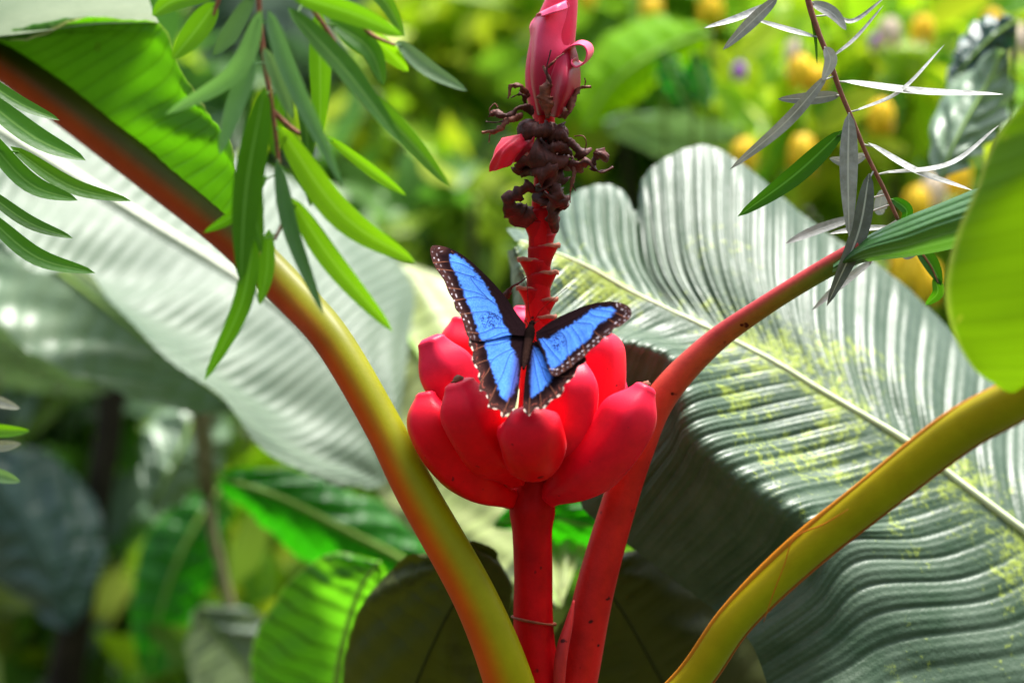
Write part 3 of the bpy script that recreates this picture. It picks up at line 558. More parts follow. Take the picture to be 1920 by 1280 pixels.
bl_ = root('banana_leaf', 'huge pleated grey green banana leaf with folded dark margin behind the fruit', 'leaf', groundpt(2330, 1320, .14, (.05, .02)))
up_rows = [[(975, 452, .150), (962, 440, .160), (950, 428, .17)], [(1051, 478, .155), (1028, 455, .175), (1005, 425, .20)], [(1110, 505, .158), (1080, 445, .185), (1066, 366, .225)], [(1180, 545, .160), (1138, 465, .190), (1128, 346, .235)],
           [(1235, 572, .160), (1185, 490, .190), (1170, 362, .235)], [(1265, 587, .160), (1212, 510, .188), (1192, 394, .225)], [(1290, 598, .160), (1228, 500, .188), (1204, 336, .235)], [(1340, 622, .160), (1268, 490, .188), (1250, 296, .245)], [(1400, 652, .160), (1332, 480, .188), (1322, 272, .255)],
           [(1460, 684, .158), (1400, 510, .188), (1392, 308, .255)], [(1530, 727, .156), (1478, 560, .186), (1472, 374, .255)], [(1600, 768, .154), (1560, 620, .184), (1562, 444, .25)], [(1700, 828, .150), (1670, 690, .18), (1680, 522, .24)], [(1800, 905, .146), (1778, 780, .17), (1792, 625, .23)],
           [(1920, 995, .14), (1900, 880, .16), (1905, 740, .21)], [(2050, 1095, .135), (2035, 990, .15), (2040, 870, .19)], [(2180, 1200, .13), (2170, 1120, .14), (2180, 1040, .16)]]
lo_rows = [[(975, 452, .150), (970, 458, .146), (965, 466, .142), (958, 470, .14), (950, 476, .14)], [(1051, 478, .155), (1020, 505, .14), (985, 530, .128), (972, 548, .125), (960, 566, .13)], [(1110, 505, .158), (1060, 550, .14), (1010, 592, .122), (992, 620, .12), (975, 650, .13)],
           [(1180, 545, .160), (1120, 590, .14), (1075, 632, .118), (1055, 668, .116), (1030, 720, .128)], [(1250, 578, .160), (1190, 610, .14), (1150, 640, .114), (1125, 690, .112), (1085, 790, .125)], [(1340, 622, .160), (1262, 640, .138), (1205, 648, .112), (1175, 710, .108), (1110, 850, .122)],
           [(1400, 652, .160), (1320, 668, .136), (1262, 672, .108), (1225, 740, .104), (1100, 905, .12)], [(1478, 692, .158), (1372, 712, .134), (1288, 735, .102), (1245, 800, .100), (1092, 950, .12)], [(1560, 742, .156), (1420, 772, .128), (1300, 800, .094), (1250, 865, .093), (1150, 1000, .115)],
           [(1640, 790, .153), (1490, 826, .124), (1350, 858, .09), (1300, 925, .088), (1200, 1040, .112)], [(1720, 842, .150), (1570, 884, .12), (1435, 918, .086), (1380, 990, .084), (1270, 1092, .108)], [(1800, 905, .146), (1655, 950, .116), (1520, 974, .082), (1460, 1050, .082), (1340, 1142, .106)],
           [(1880, 965, .143), (1740, 1014, .112), (1590, 1024, .08), (1515, 1110, .074), (1400, 1192, .085)], [(1960, 1025, .14), (1820, 1090, .108), (1630, 1110, .076), (1545, 1180, .068), (1430, 1255, .082)], [(2050, 1095, .135), (1910, 1180, .104), (1690, 1215, .070), (1580, 1270, .055), (1450, 1330, .065)], [(2180, 1200, .13), (2040, 1290, .1), (1780, 1340, .06), (1650, 1390, .026), (1500, 1430, .0)]]
big_env = lambda s: np.clip(s * 4, 0, 1) * (1 - 0.8 * smooth1(s, 0.82, 1.0))
fold_env = lambda s: np.clip(s * 4, 0, 1) * (1 - 0.15 * smooth1(s, 0.42, 0.6)) * (1 - .6 * smooth1(s, .88, 1.0))
up_rows = [[a, (b[0], b[1], b[2] + .02), (c_[0], c_[1], c_[2] + .05)] for a, b, c_ in up_rows]
shift = lambda R_: [[(x, y, d - .035) for x, y, d in q] for q in R_]; up_rows = shift(up_rows); lo_rows = shift(lo_rows)
Vu = patch(up_rows, 420, 40, pleats=31, amp=0.0042, seed=21, env=big_env, rough=0.0008)
lo_rows = [[(a, b, c + 0.0) if i < 2 else (a, b, c - .012) if i == 2 else (a, b, c + .012 * (i - 2)**1.4) for i, (a, b, c) in enumerate(r_)] if q < 12 else r_ for q, r_ in enumerate(lo_rows)]
Vl = patch(lo_rows, 420, 60, pleats=30, amp=0.0020, seed=31, env=fold_env, rough=0.0012, phase=.3)
V, F, uv = join([Vu, Vl]); obj('blade', V, F, M_big, bl_, uv)
tube('midrib', [(r[0][0], r[0][1], r[0][2] + 0.0008) for r in up_rows], np.linspace(3, 9, len(up_rows)), M_midrib, bl_, 120, 10, const((.62, .70, .40)))
pm = at(2180, 1200, .13); P = cr(np.array([pm, at(2290, 1300, .13), np.array(groundpt(2330, 1320, .14, (.05, .02))) + [0, 0, .4], np.array(groundpt(2330, 1320, .14, (.05, .02))) - [0, 0, .06]]), 30)
V, F, uv, th = sweep(P, np.linspace(mm(12), .02, 30), 12); obj('leaf_stalk', V, F, M_petiole, bl_, uv, np.tile([.2, .22, .04], (len(V), 1)))

M_leftbig = leafmat('pale_glossy_leaf', (0.10, 0.15, 0.10), (0.16, 0.21, 0.15), 0.45, 0.2, 0.2, (0.35, 0.5, 0.2), nscale=9, coat=0.0, bump=0.15)
ll = root('banana_leaf', 'large pale shining banana leaf behind the orange leaf stalk', 'leaf', groundpt(-260, 100, .5))
lm = [(-90, 190, .52), (40, 270, .52), (170, 350, .51), (300, 430, .50), (430, 510, .49), (530, 580, .47), (610, 660, .45), (670, 750, .43), (710, 840, .42), (728, 905, .42)]
lA = [[lm[0], (-110, 260, .46), (-120, 330, .42)], [lm[1], (-20, 380, .45), (-30, 430, .40)], [lm[2], (90, 460, .44), (60, 500, .39)], [lm[3], (190, 540, .43), (152, 500, .40)], [lm[4], (300, 600, .42), (205, 570, .37)], [lm[5], (390, 670, .41), (283, 646, .35)],
      [lm[6], (480, 750, .40), (385, 714, .34)], [lm[7], (560, 830, .39), (440, 780, .33)], [lm[8], (640, 880, .39), (510, 858, .34)], [lm[9], (700, 915, .40), (640, 912, .37)]]
lB = [[lm[0], (-60, 130, .55), (-40, 80, .60)], [lm[1], (90, 210, .56), (130, 150, .60)], [lm[2], (240, 280, .56), (300, 220, .62)], [lm[3], (380, 360, .56), (440, 290, .62)], [lm[4], (510, 430, .56), (570, 350, .62)], [lm[5], (610, 500, .53), (690, 440, .60)],
      [lm[6], (690, 580, .51), (775, 535, .58)], [lm[7], (720, 680, .47), (765, 640, .52)], [lm[8], (735, 780, .44), (755, 745, .47)], [lm[9], (733, 890, .42), (738, 870, .43)]]
V, F, uv = join([patch(lA, 260, 30, pleats=44, amp=.0016, seed=41, rough=.002), patch(lB, 260, 30, pleats=46, amp=.0018, seed=42, rough=.0015)]); obj('blade', V, F, M_leftbig, ll, uv)
tube('midrib', [(a, b, c - .001) for a, b, c in lm], np.linspace(13, 3, len(lm)), M_midrib, ll, 60, 10, const((.55, .6, .42)))
P = cr(np.array([at(*lm[0]), at(-220, 150, .52), np.array(groundpt(-260, 100, .5)) + [0, 0, .5], np.array(groundpt(-260, 100, .5)) - [0, 0, .06]]), 30); V, F, uv, th = sweep(P, np.linspace(.007, .02, 30), 10); obj('leaf_stalk', V, F, M_petiole, ll, uv, np.tile(np.array(GREEN), (len(V), 1)))

def oval_leaf(name, label, mid, wl, wr, mat, pl=12, amp=.002, seed=0, lift=0.03, foot=None, cat='leaf', rib=(8, 3), ribc=(.25, .4, .08), swap=False, sweepback=0.5, shp=0.75, rough=.003, group=None, curl=0.0):
    """broad leaf with given midrib points (px,py,dd) from foot to tip; wl/wr = half widths in pixels left/right of the path; edges lie `lift` deeper than the midrib"""
    m_ = np.array(mid, float); n = 12; c = cr(m_, n); t = np.gradient(c[:, :2], axis=0); t /= np.linalg.norm(t, axis=1)[:, None]; nr = np.stack([-t[:, 1], t[:, 0]], 1)
    u = np.linspace(0, 1, n); w = np.sin(np.pi * np.clip(u, 0.0, 1) ** shp) ** 0.65; w[0] = 0.12; w[-1] = 0.01
    halves = []
    for sgn, wd in ((-1, wl), (1, wr)):
        rows = []
        for i in range(n):
            e = c[i, :2] + sgn * nr[i] * wd * w[i] + t[i] * wd * w[i] * sweepback * (1 - u[i])
            h = c[i, :2] + (e - c[i, :2]) * 0.55 - t[i] * wd * w[i] * 0.06
            li = lift[0 if sgn < 0 else 1] if isinstance(lift, tuple) else lift
            rows.append([tuple(c[i]), (h[0], h[1], c[i, 2] + li * 0.35 * w[i]), (e[0], e[1], c[i, 2] + li * w[i] + curl * w[i])])
        halves.append(patch(rows, 110, 20, pleats=pl, amp=amp, seed=seed + sgn, rough=rough))
    f = foot if foot else (m_[0][0], m_[0][1], m_[0][2], 0, 0)
    gp = groundpt(f[0], f[1], f[2], f[3:5]); r_ = root(name, label, cat, gp, group)
    V, F, uv = join(halves); obj('blade', V, F, mat, r_, uv)
    tube('midrib', [tuple(x) for x in c], np.linspace(rib[0], rib[1], n), M_petiole, r_, 40, 8, const(ribc))
    p = at(*m_[0]); q = np.array(gp); P = cr(np.array([p, p * 0.65 + q * 0.35 + np.array([0, 0, .03]), q - [0, 0, .06]]), 20); V, F, uv, th = sweep(P, np.linspace(mm(rib[0], m_[0][2]), .006, 20), 8)
    obj('leaf_stalk', V, F, M_petiole, r_, uv, np.tile(np.array(ribc) * 0.7, (len(V), 1))); return r_
M_pale = leafmat('pale_yellow_leaf', (0.24, 0.31, 0.09), (0.32, 0.36, 0.15), 0.45, 0.4, 0.15, (0.5, 0.55, 0.15), nscale=8, veins=30, vdark=.85)
M_grey = leafmat('grey_green_leaf', (0.13, 0.22, 0.12), (0.20, 0.29, 0.18), 0.42, 0.7, 0.2, (0.2, 0.4, 0.08), nscale=8)
M_mid = leafmat('mid_green_leaf', (0.018, 0.14, 0.008), (0.03, 0.20, 0.01), 0.4, 0.4, 0.45, (0.03, 0.42, 0.0), nscale=8, edge=(.2, .5, .05), veins=16, vdark=.85)
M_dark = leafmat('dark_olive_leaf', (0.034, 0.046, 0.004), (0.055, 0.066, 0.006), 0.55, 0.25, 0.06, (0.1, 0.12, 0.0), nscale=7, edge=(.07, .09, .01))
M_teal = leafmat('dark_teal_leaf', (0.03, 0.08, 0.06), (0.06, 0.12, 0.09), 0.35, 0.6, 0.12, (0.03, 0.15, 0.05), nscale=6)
M_bright = leafmat('bright_young_leaf', (0.06, 0.24, 0.01), (0.10, 0.30, 0.015), 0.42, 0.4, 0.5, (0.18, 0.62, 0.01), nscale=8, veins=13, vdark=.45, edge=(.4, .6, .1))
oval_leaf('banana_leaf', 'pale yellow green banana leaf hanging behind the fruit and red flower stalk', [(640, 470, .62), (770, 640, .54), (880, 820, .44), (970, 980, .34), (1050, 1140, .24)], 170, 200, M_pale, 22, .0018, 5, (.04, .01), foot=(520, 300, .75, 0, .25))
oval_leaf('banana_leaf', 'grey green banana leaf drooping below the shining pale leaf', [(-160, 330, .66), (0, 430, .64), (150, 540, .60), (290, 650, .56), (450, 770, .52)], 130, 150, M_grey, 14, .002, 9, (.0, -.05), foot=(-300, 330, .66, 0, 0))
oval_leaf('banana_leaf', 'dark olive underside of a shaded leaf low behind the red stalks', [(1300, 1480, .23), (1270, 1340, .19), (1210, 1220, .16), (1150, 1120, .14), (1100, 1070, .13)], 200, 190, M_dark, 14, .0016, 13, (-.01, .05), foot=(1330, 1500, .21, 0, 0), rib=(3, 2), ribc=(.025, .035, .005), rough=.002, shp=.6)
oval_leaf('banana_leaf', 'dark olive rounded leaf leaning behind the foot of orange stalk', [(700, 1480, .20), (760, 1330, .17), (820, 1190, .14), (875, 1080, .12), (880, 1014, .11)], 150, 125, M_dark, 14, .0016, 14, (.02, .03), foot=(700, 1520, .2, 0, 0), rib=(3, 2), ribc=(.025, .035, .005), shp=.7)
oval_leaf('banana_leaf', 'bright green round young leaf with dark ribs beside dark olive leaf', [(620, 1420, .44), (625, 1330, .42), (640, 1220, .38), (672, 1110, .34), (712, 1052, .33)], 165, 120, M_bright, 12, .0022, 15, (.03, .08), shp=.62)
oval_leaf('banana_leaf', 'vivid green leaf with pale upper rim beneath the shining leaf', [(850, 1140, .62), (770, 1060, .60), (640, 990, .58), (520, 930, .57), (410, 895, .58)], 85, 75, M_mid, 10, .002, 17, (.06, .03), foot=(880, 1300, .65, 0, 0), shp=.8)
oval_leaf('banana_leaf', 'vivid green leaf tip showing between fruit and red leaf stalk', [(1190, 1010, .30), (1120, 990, .30), (1050, 975, .30), (985, 968, .30), (925, 985, .30)], 40, 45, M_mid, 8, .001, 18, (.02, .0), foot=(1330, 1300, .33, 0, 0), rib=(3, 2))
oval_leaf('drooping_leaf', 'deep green pointed leaf drooping beside the thin pale stem', [(420, 905, .95), (370, 980, .93), (325, 1070, .92), (295, 1170, .92), (280, 1275, .93)], 75, 70, M_mid, 8, .003, 19, (.05, .02), foot=(430, 900, 1.0, 0, .1), rib=(4, 2))
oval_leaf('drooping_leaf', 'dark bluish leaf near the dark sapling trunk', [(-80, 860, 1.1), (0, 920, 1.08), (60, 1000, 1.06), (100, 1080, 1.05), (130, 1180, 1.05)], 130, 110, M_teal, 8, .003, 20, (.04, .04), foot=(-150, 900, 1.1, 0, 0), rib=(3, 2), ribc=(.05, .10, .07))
oval_leaf('drooping_leaf', 'broad grey green leaf held level before the dark sapling', [(-120, 640, 1.0), (-20, 665, 1.0), (70, 690, 1.0), (140, 712, 1.0), (205, 730, 1.0)], 60, 45, M_grey, 8, .003, 21, (-.05, .08), foot=(-220, 640, 1.0, 0, 0), rib=(4, 2))
oval_leaf('banana_leaf', 'pale grey leaf at the foot of the olive stalk', [(1480, 1420, .30), (1410, 1330, .30), (1345, 1255, .30), (1290, 1210, .31), (1250, 1180, .32)], 120, 110, M_grey, 16, .003, 22, (.06, .03), foot=(1500, 1500, .3, 0, 0), rib=(4, 2))
oval_leaf('banana_leaf', 'silvery ribbed leaf low beneath the drooping green leaves', [(560, 1420, .8), (510, 1330, .78), (455, 1250, .76), (410, 1190, .75), (370, 1140, .75)], 100, 100, M_leftbig, 16, .004, 23, (.05, .02), rib=(4, 2))
oval_leaf('banana_leaf', 'grey green leaf with shine hanging below the pale leaf', [(380, 700, .9), (365, 770, .88), (340, 840, .86), (310, 900, .85), (285, 960, .85)], 80, 70, M_grey, 8, .002, 24, (.06, .02), foot=(200, 640, 1.1, -.1, .2), rib=(4, 2))

# ------------------------------------------------------------------ hanging twigs with slender leaves
M_willow = leafmat('slender_leaf', (0.035, 0.13, 0.008), (0.055, 0.17, 0.012), 0.42, 0.3, 0.5, (0.18, 0.46, 0.002), nscale=30, useattr=True, midline=(0.16, 0.32, 0.06), bump=.15)
M_willow_g = leafmat('slender_leaf_grey', (0.09, 0.20, 0.07), (0.13, 0.24, 0.10), 0.45, 0.6, 0.35, (0.25, 0.45, 0.1), nscale=30, useattr=True, bump=.15)
M_silver = leafmat('silver_leaf', (0.15, 0.155, 0.14), (0.36, 0.36, 0.34), 0.5, 0.6, 0.15, (0.4, 0.42, 0.3), nscale=70, useattr=True, midline=(0.45, 0.45, 0.4), bump=.3)
def twig(label, stems, leaves, dd, group=None, radii=(4, 2.5), sc=(0.30, 0.10, 0.05)):
    p = at(*stems[0][0], dd); r_ = root('hanging_twig', label, 'twig', p, group); allp = []
    for i, s in enumerate(stems):
        L = [(a, b, dd + 0.002 * i) for a, b in s]; allp.append(cr(pix(L), 60))
        tube('stem', L, np.linspace(radii[0], radii[1], len(L)), M_twig, r_, 60, 8, const(sc), wobble=.08, seed=i)
    q = np.vstack(allp)
    for k, (pts, w, off, mat, roll, tint) in enumerate(leaves): lance(r_, pts, w * .92, dd + off, mat, roll, stem_from=q, tint=tint)
    return r_
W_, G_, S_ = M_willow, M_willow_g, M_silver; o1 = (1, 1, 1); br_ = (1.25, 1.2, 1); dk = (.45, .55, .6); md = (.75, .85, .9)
twig('hanging twig with long drooping green leaves in front of the orange leaf stalk',
     [[(470, -420), (480, -150), (485, 0), (495, 110), (510, 200), (522, 300), (532, 400), (515, 450)], [(482, -110), (530, -50), (580, 10), (625, 75), (645, 120)], [(482, -110), (560, -70), (640, 0), (690, 60), (740, 85)], [(482, -110), (430, -60), (410, 0), (400, 30)], [(512, 210), (560, 250), (610, 260)]],
     [([(490, 20), (440, 135), (310, 215)], 40, -.03, G_, .3, (.9, 1.1, .8)), ([(478, 110), (445, 190), (412, 290)], 42, -.02, G_, -.2, (.8, 1, .8)), ([(503, 20), (548, 150), (645, 352)], 38, -.035, G_, .2, (.8, 1, .75)),
      ([(540, 15), (650, 135), (757, 275)], 52, -.012, W_, .5, md), ([(640, 135), (755, 250), (843, 352)], 42, .0, W_, .2, o1), ([(545, -10), (660, 25), (757, 68)], 46, -.01, W_, -.3, o1), ([(620, 40), (690, 90), (720, 162)], 48, .01, W_, .4, md),
      ([(690, 65), (728, 95), (766, 135)], 40, .02, W_, -.3, (1.7, 1.5, 1)), ([(745, 78), (800, 128), (876, 171)], 36, .02, G_, .3, (.9, .9, .9)), ([(496, 165), (462, 350), (450, 535)], 66, -.02, W_, .5, (.55, .68, .7)), ([(478, 430), (452, 570), (383, 714)], 42, .0, W_, .4, md),
      ([(505, 430), (500, 510), (487, 572)], 34, .008, W_, -.2, md), ([(520, 300), (545, 430), (606, 590)], 34, -.012, G_, .1, (.6, .8, .55)), ([(545, 370), (625, 490), (737, 622)], 50, -.004, W_, -.3, (1.3, 1.2, 1)), ([(522, 235), (640, 400), (780, 493)], 62, -.006, W_, -.3, (1.35, 1.2, 1)),
      ([(495, 90), (525, 160), (548, 225)], 32, -.03, G_, .2, (1.1, 1.1, 1)), ([(558, 165), (575, 250), (574, 335)], 36, .004, W_, .6, dk), ([(565, 290), (578, 345), (583, 388)], 24, .004, W_, .3, dk), ([(612, 255), (700, 322), (762, 367)], 24, .02, W_, -.2, (1.4, 1.3, 1)),
      ([(405, 5), (365, 60), (322, 112)], 52, .02, W_, .2, o1), ([(425, -20), (330, 0), (285, 30)], 44, .03, W_, .1, o1), ([(475, -10), (432, 60), (400, 105)], 36, .0, G_, .3, (.6, .7, .6)), ([(500, 330), (440, 400), (382, 436)], 28, .01, W_, .5, dk),
      ([(597, 20), (600, 130), (600, 262)], 46, .03, W_, .2, (1.3, 1.3, 1)), ([(540, 100), (515, 250), (520, 300)], 30, .01, W_, .5, md), ([(498, 180), (470, 300), (490, 480)], 50, -.006, W_, .4, md), ([(625, -30), (650, 60), (720, 120)], 40, .03, W_, 0, (.8, 1, 1)), ([(590, -60), (700, -20), (760, 70)], 40, .03, W_, .2, o1)],
     -.17, radii=(6, 3))
twig('leafy twig reaching in before the pale shining leaf with long glossy green leaves', [[(-300, -60), (-160, 60), (-70, 150), (-45, 260), (-40, 400), (-50, 480)]],
     [([(-60, 160), (60, 255), (161, 301)], 52, 0, W_, .5, (.8, .95, .9)), ([(-50, 225), (50, 340), (146, 376)], 44, .006, W_, .4, (.8, .95, .9)), ([(20, 275), (130, 348), (246, 377)], 36, .012, W_, .4, o1), ([(-45, 345), (50, 415), (137, 447)], 32, .004, W_, .5, md),
      ([(-40, 390), (65, 480), (179, 512)], 40, -.004, W_, .4, (.8, .95, .9)), ([(-70, 120), (30, 190), (112, 226)], 32, .01, W_, .5, md)], -.05)
twig('pale narrow leaf tips poking in beside the broad grey green leaf', [[(-160, 560), (-90, 680), (-50, 760), (-40, 850), (-45, 920)]],
     [([(-60, 748), (-10, 752), (38, 766)], 26, 0, S_, .2, (1.3, 1.3, 1)), ([(-60, 800), (0, 808), (56, 808)], 28, 0, W_, .2, (1.6, 1.5, 1)), ([(-55, 832), (0, 836), (40, 832)], 24, .004, S_, .1, (1.3, 1.3, 1)), ([(-50, 880), (0, 892), (38, 903)], 28, .002, G_, .2, (1.2, 1.2, 1))], -.14)
g1 = (.62, .62, .62); g2 = (.85, .85, .87); sheen_white = (1.6, 1.6, 1.6); dg = (.30, .55, .45)  # the white tint paints bright backlit sheen into the palest leaves
twig('thin brown twig with narrow silver grey leaves above the pleated leaf', [[(1440, -420), (1490, -120), (1515, 0), (1534, 60), (1552, 105), (1575, 170), (1597, 222), (1625, 290), (1655, 350), (1684, 412)], [(1490, -120), (1480, -60), (1455, -10), (1440, 5)]],
     [([(1440, 8), (1385, 34), (1320, 53)], 18, 0, S_, -.6, sheen_white), ([(1458, -5), (1408, 42), (1355, 94)], 26, -.006, S_, .2, g2), ([(1530, 70), (1470, 54), (1408, 34)], 15, 0, S_, -.6, sheen_white), ([(1520, 5), (1560, 25), (1587, 57)], 28, .004, S_, .3, (1.1, 1.1, 1.1)), ([(1560, 108), (1605, 72), (1657, 10)], 14, 0, S_, 1.0, g2),
      ([(1548, 88), (1557, 115), (1542, 152)], 27, -.008, S_, .1, (1.15, 1.12, 1.1)), ([(1552, 140), (1472, 230), (1368, 318)], 27, -.006, S_, .3, g2), ([(1575, 178), (1520, 184), (1458, 186)], 26, .006, S_, .2, g1), ([(1578, 152), (1720, 172), (1882, 177)], 24, 0, S_, .8, sheen_white),
      ([(1600, 210), (1688, 172), (1772, 83)], 14, .0, S_, 1.0, sheen_white), ([(1580, 245), (1490, 328), (1383, 406)], 42, -.002, W_, .2, (.22, .32, .6)), ([(1592, 212), (1590, 320), (1592, 445)], 39, -.01, S_, .15, g2), ([(1630, 325), (1608, 440), (1550, 574)], 40, -.004, S_, .2, (.34, .37, .36)),
      ([(1628, 268), (1715, 320), (1824, 357)], 22, 0, S_, .8, sheen_white), ([(1648, 325), (1780, 308), (1874, 234)], 16, 0, S_, .9, sheen_white), ([(1625, 290), (1588, 303), (1555, 297)], 24, .03, S_, .1, (1.1, 1.1, 1.1)), ([(1610, 405), (1530, 432), (1472, 457)], 22, .05, S_, -.4, (1.1, 1.1, 1.1)),
      ([(1670, 425), (1605, 430), (1555, 438)], 14, .03, S_, -.5, sheen_white), ([(1640, 485), (1575, 535), (1522, 582)], 18, .05, S_, -.4, (1.1, 1.1, 1.1)), ([(1672, 372), (1700, 395), (1690, 425)], 26, 0, W_, .2, (.35, .6, .6)), ([(1520, 30), (1528, 70), (1532, 122)], 9, 0, W_, .6, dk), ([(1640, 370), (1620, 372), (1632, 350)], 14, .02, S_, .2, sheen_white),
      ([(1655, 355), (1650, 390), (1655, 402)], 28, .05, S_, .1, (1.2, 1.2, 1.2)), ([(1560, 25), (1600, 40), (1660, -5)], 12, .02, S_, .6, g2)], -.03, radii=(6.5, 3.5), sc=(.22, .08, .045))
twig('dark leaved twig end below the rolled green leaf', [[(1700, 425), (1722, 465), (1745, 500), (1758, 530)]], [([(1715, 455), (1745, 495), (1765, 535)], 34, 0, W_, .2, (.3, .45, .6)), ([(1752, 520), (1758, 548), (1735, 572)], 26, 0, W_, .2, (.7, .9, .8)), ([(1725, 470), (1700, 480), (1690, 470)], 14, 0, S_, .2, o1)], .0, radii=(3, 2))

# ------------------------------------------------------------------ shrubs, flowers and trees behind
M_fol = leafmat('shrub_foliage', (0.8, 0.8, 0.8), (1, 1, 1), 0.42, 0.4, 0.45, None, nscale=4, useattr=True, bump=0.0)
def leaf_cloud(cen, rad, n, size, pal, seed, aspect=0.45, surf=0.35):
    r = np.random.default_rng(seed); d = r.normal(0, 1, (n, 3)); d /= np.linalg.norm(d, axis=1)[:, None]; q = (surf + (1 - surf) * r.uniform(0, 1, n) ** 0.5)[:, None]
    # clumps leave gaps between them
    k = max(6, n // 70); cc = r.normal(0, 1, (k, 3)); cc /= np.linalg.norm(cc, axis=1)[:, None]; cc *= r.uniform(.3, 1, k)[:, None]; idx = r.integers(0, k, n)
    C = (cc[idx] + r.normal(0, .17, (n, 3))) * np.array(rad) + np.array(cen)
    ax = r.normal(0, 1, (n, 3)); ax[:, 2] -= 0.5; ax /= np.linalg.norm(ax, axis=1)[:, None]
    nn = r.normal(0, 1, (n, 3)) + np.array([0, -.75, .75]); nn -= ax * (nn * ax).sum(1)[:, None]; nn /= np.linalg.norm(nn, axis=1)[:, None]; sd_ = np.cross(ax, nn)
    L = (size * r.uniform(.6, 1.3, n))[:, None]; Wd = L * aspect * .5
    V = np.stack([C, C + ax * L * .3 + sd_ * Wd * .85 + nn * L * .05, C + ax * L * .3 - nn * L * .02, C + ax * L * .3 - sd_ * Wd * .85 + nn * L * .05, C + ax * L * .65 + sd_ * Wd * .8 + nn * L * .02, C + ax * L * .65 - nn * L * .06, C + ax * L * .65 - sd_ * Wd * .8 + nn * L * .02, C + ax * L - nn * L * .18], 1)
    F = [(0, 1, 2), (0, 2, 3), (1, 4, 5, 2), (2, 5, 6, 3), (4, 7, 5), (5, 7, 6)]; FF = [tuple(8 * i + j for j in f) for i in range(n) for f in F]
    pal = np.array(pal); cI = pal[r.integers(0, len(pal), k)][idx] * r.uniform(.75, 1.25, (n, 1)); mixr = r.random(n) < .3; cI[mixr] = pal[r.integers(0, len(pal), mixr.sum())]
    return V.reshape(-1, 3), FF, np.repeat(cI, 8, 0), C
LIME = [(.38, .60, .01), (.28, .52, .01), (.52, .66, .02), (.14, .38, .01), (.22, .46, .02)]
OLIVE = [(.20, .34, .03), (.13, .26, .02), (.32, .42, .06), (.06, .14, .015), (.26, .42, .02)]
DEEP = [(.05, .15, .018), (.04, .10, .018), (.09, .25, .02), (.14, .34, .02), (.05, .10, .06)]
GREY = [(.22, .30, .22), (.14, .24, .14), (.30, .38, .28), (.10, .22, .08)]
def flower(par, px, py, dd, s, c, seed):
    r = np.random.default_rng(seed); Vs, Fs, k = [], [], 0; p = at(px, py, dd); h = mm(s, dd)
    for i in range(6):
        a = i * math.pi / 3 + r.uniform(-.3, .3); dx = np.array([math.cos(a), math.sin(a), 0]); t = np.linspace(0, 1, 7); w = np.sin(np.pi * np.clip(t, .05, .97) ** .8) * .42
        ctr = p[None] + (dx * .6)[None] * (h * np.sin(t * 2.2))[:, None] + np.array([0, 0, -1.0])[None] * (h * 1.9 * t ** 1.4)[:, None] + np.array([0, 0, .5 * h]); sd_ = np.cross(dx, [0, 0, 1.])
        G = np.stack([ctr + sd_ * (w * h)[:, None], ctr + dx * (h * .06), ctr - sd_ * (w * h)[:, None]], 1).reshape(-1, 3); Vs.append(G); Fs += [tuple(x + k for x in f) for f in gridfaces(7, 3)]; k += len(G)
    V, F, _, _ = sweep(np.array([p + [0, 0, .5 * h], p + [0, 0, .9 * h], p + [0, 0, 1.6 * h]]), np.array([.12, .1, .05]) * h, 6); Vs.append(V); Fs += [tuple(x + k for x in f) for f in F]
    V = np.vstack(Vs); cc = np.tile(np.array(c), (len(V), 1)); cc[k:] = (.1, .25, .02)
    return obj('flower', V, Fs, M_flower, par, None, cc)
def shrub(label, px, py, dd, rx, ry, n, size, pal, seed, flowers=(), name='shrub', depth=0.38, aspect=.45, stems=5):
    n = int(n * .62)
    cen = at(px, py, dd); gb = np.array([cen[0], cen[1], 0]); r_ = root(name, label, 'shrub', gb); r = np.random.default_rng(seed)
    rad = (mm(rx, dd), depth, mm(ry, dd)); V, F, c, C = leaf_cloud(cen, rad, n, size, pal, seed, aspect)
    lowz = 0.03; V[:, 2] = np.maximum(V[:, 2], lowz)
    obj('crown', V, F, M_fol, r_, np.zeros((len(V), 2)) + .5, c)
    for i in range(stems):
        tgt = C[r.integers(0, n)]; b = gb + [r.normal(0, .06), r.normal(0, .06), -.08]; md_ = (b + tgt) / 2 + [r.normal(0, .06), r.normal(0, .06), .1]
        V, F, uv, th = sweep(cr(np.array([b, md_, tgt]), 16), np.linspace(.012, .004, 16), 7); obj('stem', V, F, M_bark, r_, uv, np.tile([.06, .05, .025], (len(V), 1)))
    for i, (fx, fy, fs, fc) in enumerate(flowers): flower(r_, fx, fy - fs * .3, dd - depth * 1.25 + .01 * i, fs * 1.25, fc, seed * 10 + i)
    return r_
YEL, PUR, CRM = (.95, .62, .01), (.36, .12, .55), (.75, .62, .45)
shrub('lime shrub with yellow flowers and purple blossoms behind the silver leaved twig', 1660, 160, 1.25, 330, 260, 1700, .085, LIME, 101, [(1500, 128, 30, YEL), (1530, 142, 26, YEL), (1652, 212, 30, YEL), (1505, 280, 34, YEL), (1395, 285, 30, YEL), (1720, 375, 32, YEL), (1705, 500, 46, YEL), (1740, 520, 36, YEL), (1668, 55, 26, CRM), (1730, 50, 26, YEL), (1905, 70, 30, CRM), (1642, 76, 16, PUR), (1386, 130, 16, PUR), (1750, 350, 30, CRM), (1800, 330, 30, YEL), (1490, 95, 24, CRM), (1860, 40, 26, YEL)])
shrub('yellow flowered shrub with bright lime leaves beyond the flower bud', 1270, 60, 1.6, 280, 220, 1200, .12, LIME + [(.2, .4, .02)], 102, [(1222, 14, 26, YEL), (1332, 14, 28, YEL), (1100, -10, 20, YEL)], aspect=.55)
shrub('mottled olive shrub in the open gap left of the dried bracts', 760, 260, 1.9, 260, 330, 1700, .085, OLIVE + LIME[:3], 103)
